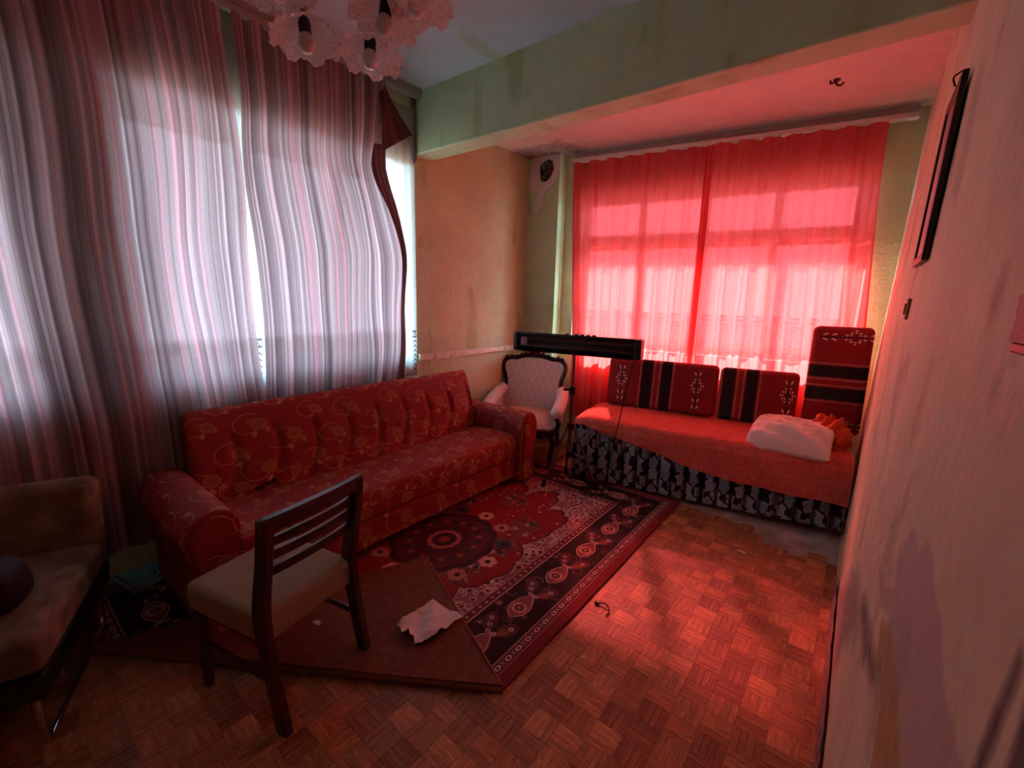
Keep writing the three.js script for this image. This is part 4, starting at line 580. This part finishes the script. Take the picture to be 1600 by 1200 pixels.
  part(o, 'pile', slab(90, 110, (u, v) => { const x = lerp(X1 - Wd, X1, u), zE = Math.min(Z0 + Ln, foldZ(x)), z = lerp(zE, Z0, v), e = 0.011 + 0.004 * fbm(x * 3, z * 3, 3, 0, 212); return [x + 1.9, e, z + 2.2, ...UVr(x, z)]; }, 0.010), pile);
  // mirrored corner lying face down: points of the carpet beyond the fold, reflected about it
  const refl = (x, z) => { const dx = x - X1, dz = z - fz, k = 2 * (dx * ux + dz * uz); return [X1 + k * ux - dx, fz + k * uz - dz]; };
  const distF = (x, z) => Math.abs((x - X1) * -uz + (z - fz) * ux);
  part(o, 'folded_corner', slab(60, 60, (u, v) => { const x = lerp(xEnd, X1, u), zE = Math.min(Z0 + Ln, foldZ(x)), z = lerp(zE, Z0 + Ln, v), [a, b] = refl(x, z), d = distF(x, z), y = 0.0225 + 0.006 * Math.exp(-d / 0.08) + 0.008 * fbm(x * 3, z * 3, 3, 0, 213) + 0.006 * Math.sin(a * 5 + b * 3) ** 2; return [a + 1.9, y, b + 2.2, x, z]; }, 0.006), backing, 'brown underside of the folded corner');
  part(o, 'fold_roll', (() => { const pts = []; for (let k = 0; k <= 20; k++) { const x = lerp(X1, xEnd, k / 20); pts.push([x + 1.9 + uz * 0.006, 0.0145, foldZ(x) + 2.2 - ux * 0.002]); } return uvm(tube(pts, 0.013, 60, 10)); })(), backing, 'rolled edge at the fold');
  part(o, 'edge_binding', (() => { const L = []; const pts = []; for (let k = 0; k <= 30; k++) { const z = lerp(X1 ? -1.19 : 0, Z0 + Ln, k / 30), [a, b] = refl(X1, z); pts.push([a + 1.9, 0.03 + 0.002 * Math.sin(k), b + 2.2]); } L.push(tube(pts, 0.005, 60, 6)); return L[0]; })(), M({ color: 0x9a5a48, roughness: 0.9 }), 'bound carpet edge');
}
// towel on the folded corner
{
  const A = [-1.53, -1.11], B = [-1.355, -1.085], C = [-1.33, -1.35], D = [-1.53, -1.33];
  one('cloth_napkin', 'crumpled white cloth lying on the folded carpet corner', 'cloth', slab(40, 40, (u, v) => { const x = lerp(lerp(A[0], B[0], v), lerp(D[0], C[0], v), u), z = lerp(lerp(A[1], B[1], v), lerp(D[1], C[1], v), u), e = 0.02 * (vnoise(v * 7, 2, 0, 221) - 0.5) * step(0.3, 0, u); const y = 0.043 + 0.024 * Math.pow(fbm(u * 4 + 3, v * 4, 4, 0, 222), 2) * 2 + 0.008 * Math.sin(u * 9 + v * 5); return [x + e + 1.43, y, z + e * 2 + 1.22]; }, 0.003), M({ color: 0xe2d4ce, roughness: 0.9, bumpMap: rep(weave, 2, 2), bumpScale: 0.0006 }), [-1.43, 0, -1.22]);
}

// ---------- chandelier ----------
{
  const C = [-1.46, 0, -0.86], o = thing('chandelier', 'chandelier with frosted petal glass shades and brass arms', 'chandelier', [C[0], CH, C[2]]), y0 = 2.66 - CH;
  const glass = P({ map: rep(pixTex(128, 128, (u, v) => { const k = 0.85 + 0.3 * fbm(u * 8, v * 8, 4, 8, 231); return [250 * k, 242 * k, 238 * k]; }), 2, 2), transmission: 0.35, thickness: 0, roughness: 0.95 });
  const brass = M({ color: 0x9a7038, metalness: 0.85, roughness: 0.35 }), blk = M({ color: 0x0e0c0c, roughness: 0.6 }), bulb = P({ color: 0xe8e2dc, roughness: 0.3, transmission: 0.3, thickness: 0 });
  part(o, 'ceiling_cup', lathe([[0, 0], [0.07, 0], [0.075, -0.02], [0.03, -0.06], [0, -0.062]]), brass);
  part(o, 'stem', rod([0, -0.05, 0], [0, y0 + 0.02, 0], 0.01), brass);
  part(o, 'centre_bowl', (() => { const g = lathe([[0, -0.07], [0.04, -0.06], [0.07, -0.02], [0.05, 0.03], [0.02, 0.06], [0.012, 0.09]]); g.translate(0, y0, 0); return g; })(), brass);
  const petal = () => grid(96, 18, (u, v) => { const a = u * Math.PI * 2, f = v, lob = 1 + 0.045 * f * f * Math.cos(a * 8) + 0.035 * f ** 3 * Math.cos(a * 24 + 0.6) + 0.02 * f ** 4 * Math.cos(a * 41), r = (0.024 + 0.10 * Math.pow(f, 0.85)) * lob, y = 0.012 - 0.105 * Math.pow(f, 1.1) - 0.01 * f * f * Math.cos(a * 8) + 0.006 * f ** 3 * Math.cos(a * 24) + 0.022 * f ** 4; return [r * Math.cos(a), y, r * Math.sin(a), u * 4, v]; });
  const shadeG = petal(), bulbG = lathe([[0.0, -0.115], [0.02, -0.108], [0.03, -0.088], [0.028, -0.068], [0.016, -0.045], [0.014, -0.03]], 20), sockG = lathe([[0, -0.05], [0.021, -0.05], [0.022, -0.012], [0.016, 0.01], [0, 0.012]], 18);
  const spots = [[-1.755, 2.55, -0.935], [-1.645, 2.545, -1.14], [-1.485, 2.595, -1.10], [-1.66, 2.62, -0.79], [-1.335, 2.62, -1.13], [-1.19, 2.57, -1.0], [-1.17, 2.6, -0.78], [-1.3, 2.56, -0.59], [-1.52, 2.57, -0.58]];
  for (const [k, [wx, wy, wz]] of spots.entries()) {
    const x = wx - C[0], z = wz - C[2], a = Math.atan2(z, x), h = wy + 0.03 - CH;
    part(o, 'arm', tube([[0.03 * Math.cos(a), y0, 0.03 * Math.sin(a)], [x * 0.45, y0 - 0.05, z * 0.45], [x * 0.8, y0 + 0.02, z * 0.8], [x, h + 0.03, z]], 0.008, 24, 8), brass);
    const put = (g) => g.clone().applyMatrix4(new THREE.Matrix4().makeRotationAxis(V(Math.sin(a), 0, -Math.cos(a)).normalize(), 0.18).setPosition(x, h, z));
    const s = part(o, 'shade', put(shadeG), glass, 'frosted scalloped glass shade'); part(s, 'socket', put(sockG), blk); part(s, 'bulb', put(bulbG), bulb);
    if (k % 2 === 0) part(o, 'brass_leaf', (() => { const g = slab(8, 6, (u, v) => { const w = 0.03 * Math.sin(v * 3.1) + 0.002; return [lerp(-w, w, u), 0.02 * Math.sin(v * 3), v * 0.1]; }, 0.002); g.rotateY(Math.PI / 2 - a); g.translate(x * 0.95, h + 0.05, z * 0.95); return g; })(), brass);
  }
}

// ---------- on the stained wall ----------
{
  const yb = 1.765, h = 0.58, w = 0.36, zc = -2.25, o = thing('picture_frame', 'dark picture frame hanging on the stained wall', 'picture frame', [rwX(2.0) - 0.006, yb, zc]), dk = M({ map: rep(darkWood, 3, 3), color: 0x8a7478, roughness: 0.4 });
  const lean = (g) => { const p = g.attributes.position; for (let i = 0; i < p.count; i++) p.setX(i, p.getX(i) + 0.010 * p.getY(i) / h - 0.004); g.computeVertexNormals(); return g; };
  part(o, 'frame_side', lean(span(-0.016, 0, 0, h, w / 2 - 0.045, w / 2, 0.003)), dk); part(o, 'frame_side', lean(span(-0.016, 0, 0, h, -w / 2, -w / 2 + 0.03, 0.003)), dk);
  part(o, 'frame_bottom', lean(span(-0.016, 0, 0, 0.03, -w / 2 + 0.03, w / 2 - 0.045, 0.003)), dk); part(o, 'frame_top', lean(span(-0.016, 0, h - 0.03, h, -w / 2 + 0.03, w / 2 - 0.045, 0.003)), dk);
  part(o, 'picture', lean(span(-0.009, -0.002, 0.03, h - 0.03, -w / 2 + 0.03, w / 2 - 0.045)), M({ map: rep(ceilPaint, 1, 1), color: 0xe6cac4, roughness: 0.35 }), 'pale faded picture');
  part(o, 'hook', tube([[-0.012, h, 0.04], [-0.02, h + 0.03, 0.04], [-0.002, h + 0.045, 0.04]], 0.003, 12, 6), M({ color: 0x4a3a30, metalness: 0.6 }));
}
{ const o = thing('light_switch', 'small brown light switch on the stained wall', 'switch', [rwX(1.6), 1.6, -2.42]); part(o, 'plate', span(-0.012, 0.006, -0.042, 0.042, -0.04, 0.04, 0.004), M({ color: 0x8a6a50, roughness: 0.5 })); part(o, 'rocker', span(-0.018, -0.01, -0.022, 0.022, -0.016, 0.016, 0.002), M({ color: 0x6a5040, roughness: 0.4 })); }
{ const o = thing('wall_plaque', 'pink textured wall plaque with a brown bottom bar', 'plaque', [rwX(1.6), 1.555, -0.66]); part(o, 'panel', slab(14, 14, (u, v) => [-0.006 - 0.003 * fbm(u * 12, v * 12, 3, 0, 241), 0.012 + 0.052 * v, lerp(-0.08, 0.1, 1 - u)], 0.004), M({ map: rep(ceilPaint, 3, 3), color: 0xf0a8a4, roughness: 0.7 }), 'pink dimpled panel'); part(o, 'bottom_bar', span(-0.01, 0.004, 0, 0.012, -0.082, 0.105, 0.003), M({ color: 0x6a3a2c, roughness: 0.5 })); }
one('ceiling_hook', 'small dark bent hook in the alcove ceiling', 'hook', merge([tube([[0, 0.0, 0], [0, -0.03, 0], [0.025, -0.045, 0.01], [0.04, -0.03, 0.01]], 0.006, 16, 8), tube([[0, -0.012, 0], [-0.03, -0.022, 0.01], [-0.035, -0.004, 0.01]], 0.006, 14, 8), rod([0.0, 0.0, 0], [0.0, -0.008, 0], 0.02)]), M({ color: 0x2a1c1a, roughness: 0.5 }), [-0.345, AH, -3.78]);

// ---------- small things on the floor ----------
one('cable_piece', 'short dark cable end on the parquet beside the carpet', 'cable', merge([tube([[0, 0.006, 0], [0.03, 0.014, -0.012], [0.06, 0.008, 0.0], [0.075, 0.005, 0.03], [0.07, 0.005, 0.05]], 0.0035, 30, 6), box(0.026, 0.012, 0.014, -0.008, 0.007, 0.0, 0.003)]), M({ color: 0x1a1412, roughness: 0.5 }), [-0.89, 0, -1.93]);
const scrap = (label, pos, turn, w, d) => one('paper_scrap', label, 'paper', slab(6, 4, (u, v) => [(u - 0.5) * w, 0.004 + 0.004 * Math.sin(u * 3 + v * 2), (v - 0.5) * d], 0.001), M({ color: 0xd8ccc4 }), pos, turn);
scrap('tiny white paper scrap on the parquet before the daybed', [-0.405, 0, -3.0], 0.2, 0.05, 0.018);
scrap('tiny paper scrap on the parquet beside the carpet edge', [-0.774, 0, -1.564], 1.0, 0.025, 0.012);
scrap('white paper strip on the floor under the carved armchair', [-2.28, 0.001, -3.40], 0.1, 0.1, 0.03);
scrap('paper scrap on the folded carpet under the dining chair', [-1.85, 0.036, -0.876], 0.4, 0.035, 0.02);
{ const o = thing('floor_mat', 'small teal patterned mat on the floor between beige armchair and sofa', 'mat', [-2.96, 0.014, -0.46], 0.2); part(o, 'mat_top', uvm(slab(20, 20, (u, v) => [lerp(-0.14, 0.16, 1 - u), 0.012 + 0.004 * fbm(u * 4, v * 4, 3, 0, 251), lerp(-0.12, 0.12, 1 - v)], 0.01), 1, 1), M({ map: rep(canvasTex(256, 256, (c, w, h) => { c.fillStyle = '#7ab0b4'; c.fillRect(0, 0, w, h); for (let k = 0; k < 90; k++) { c.fillStyle = ['#1c2426', '#8aa8a8', '#2c3c40'][k % 3]; c.fillRect(rnd() * w, rnd() * h * 0.6, 6 + 16 * rnd(), 4 + 10 * rnd()); } c.fillStyle = '#1c2426'; c.fillRect(0, 150, w, 6); }), 4, 4), roughness: 0.9 })); }

renderer.render(scene, camera);
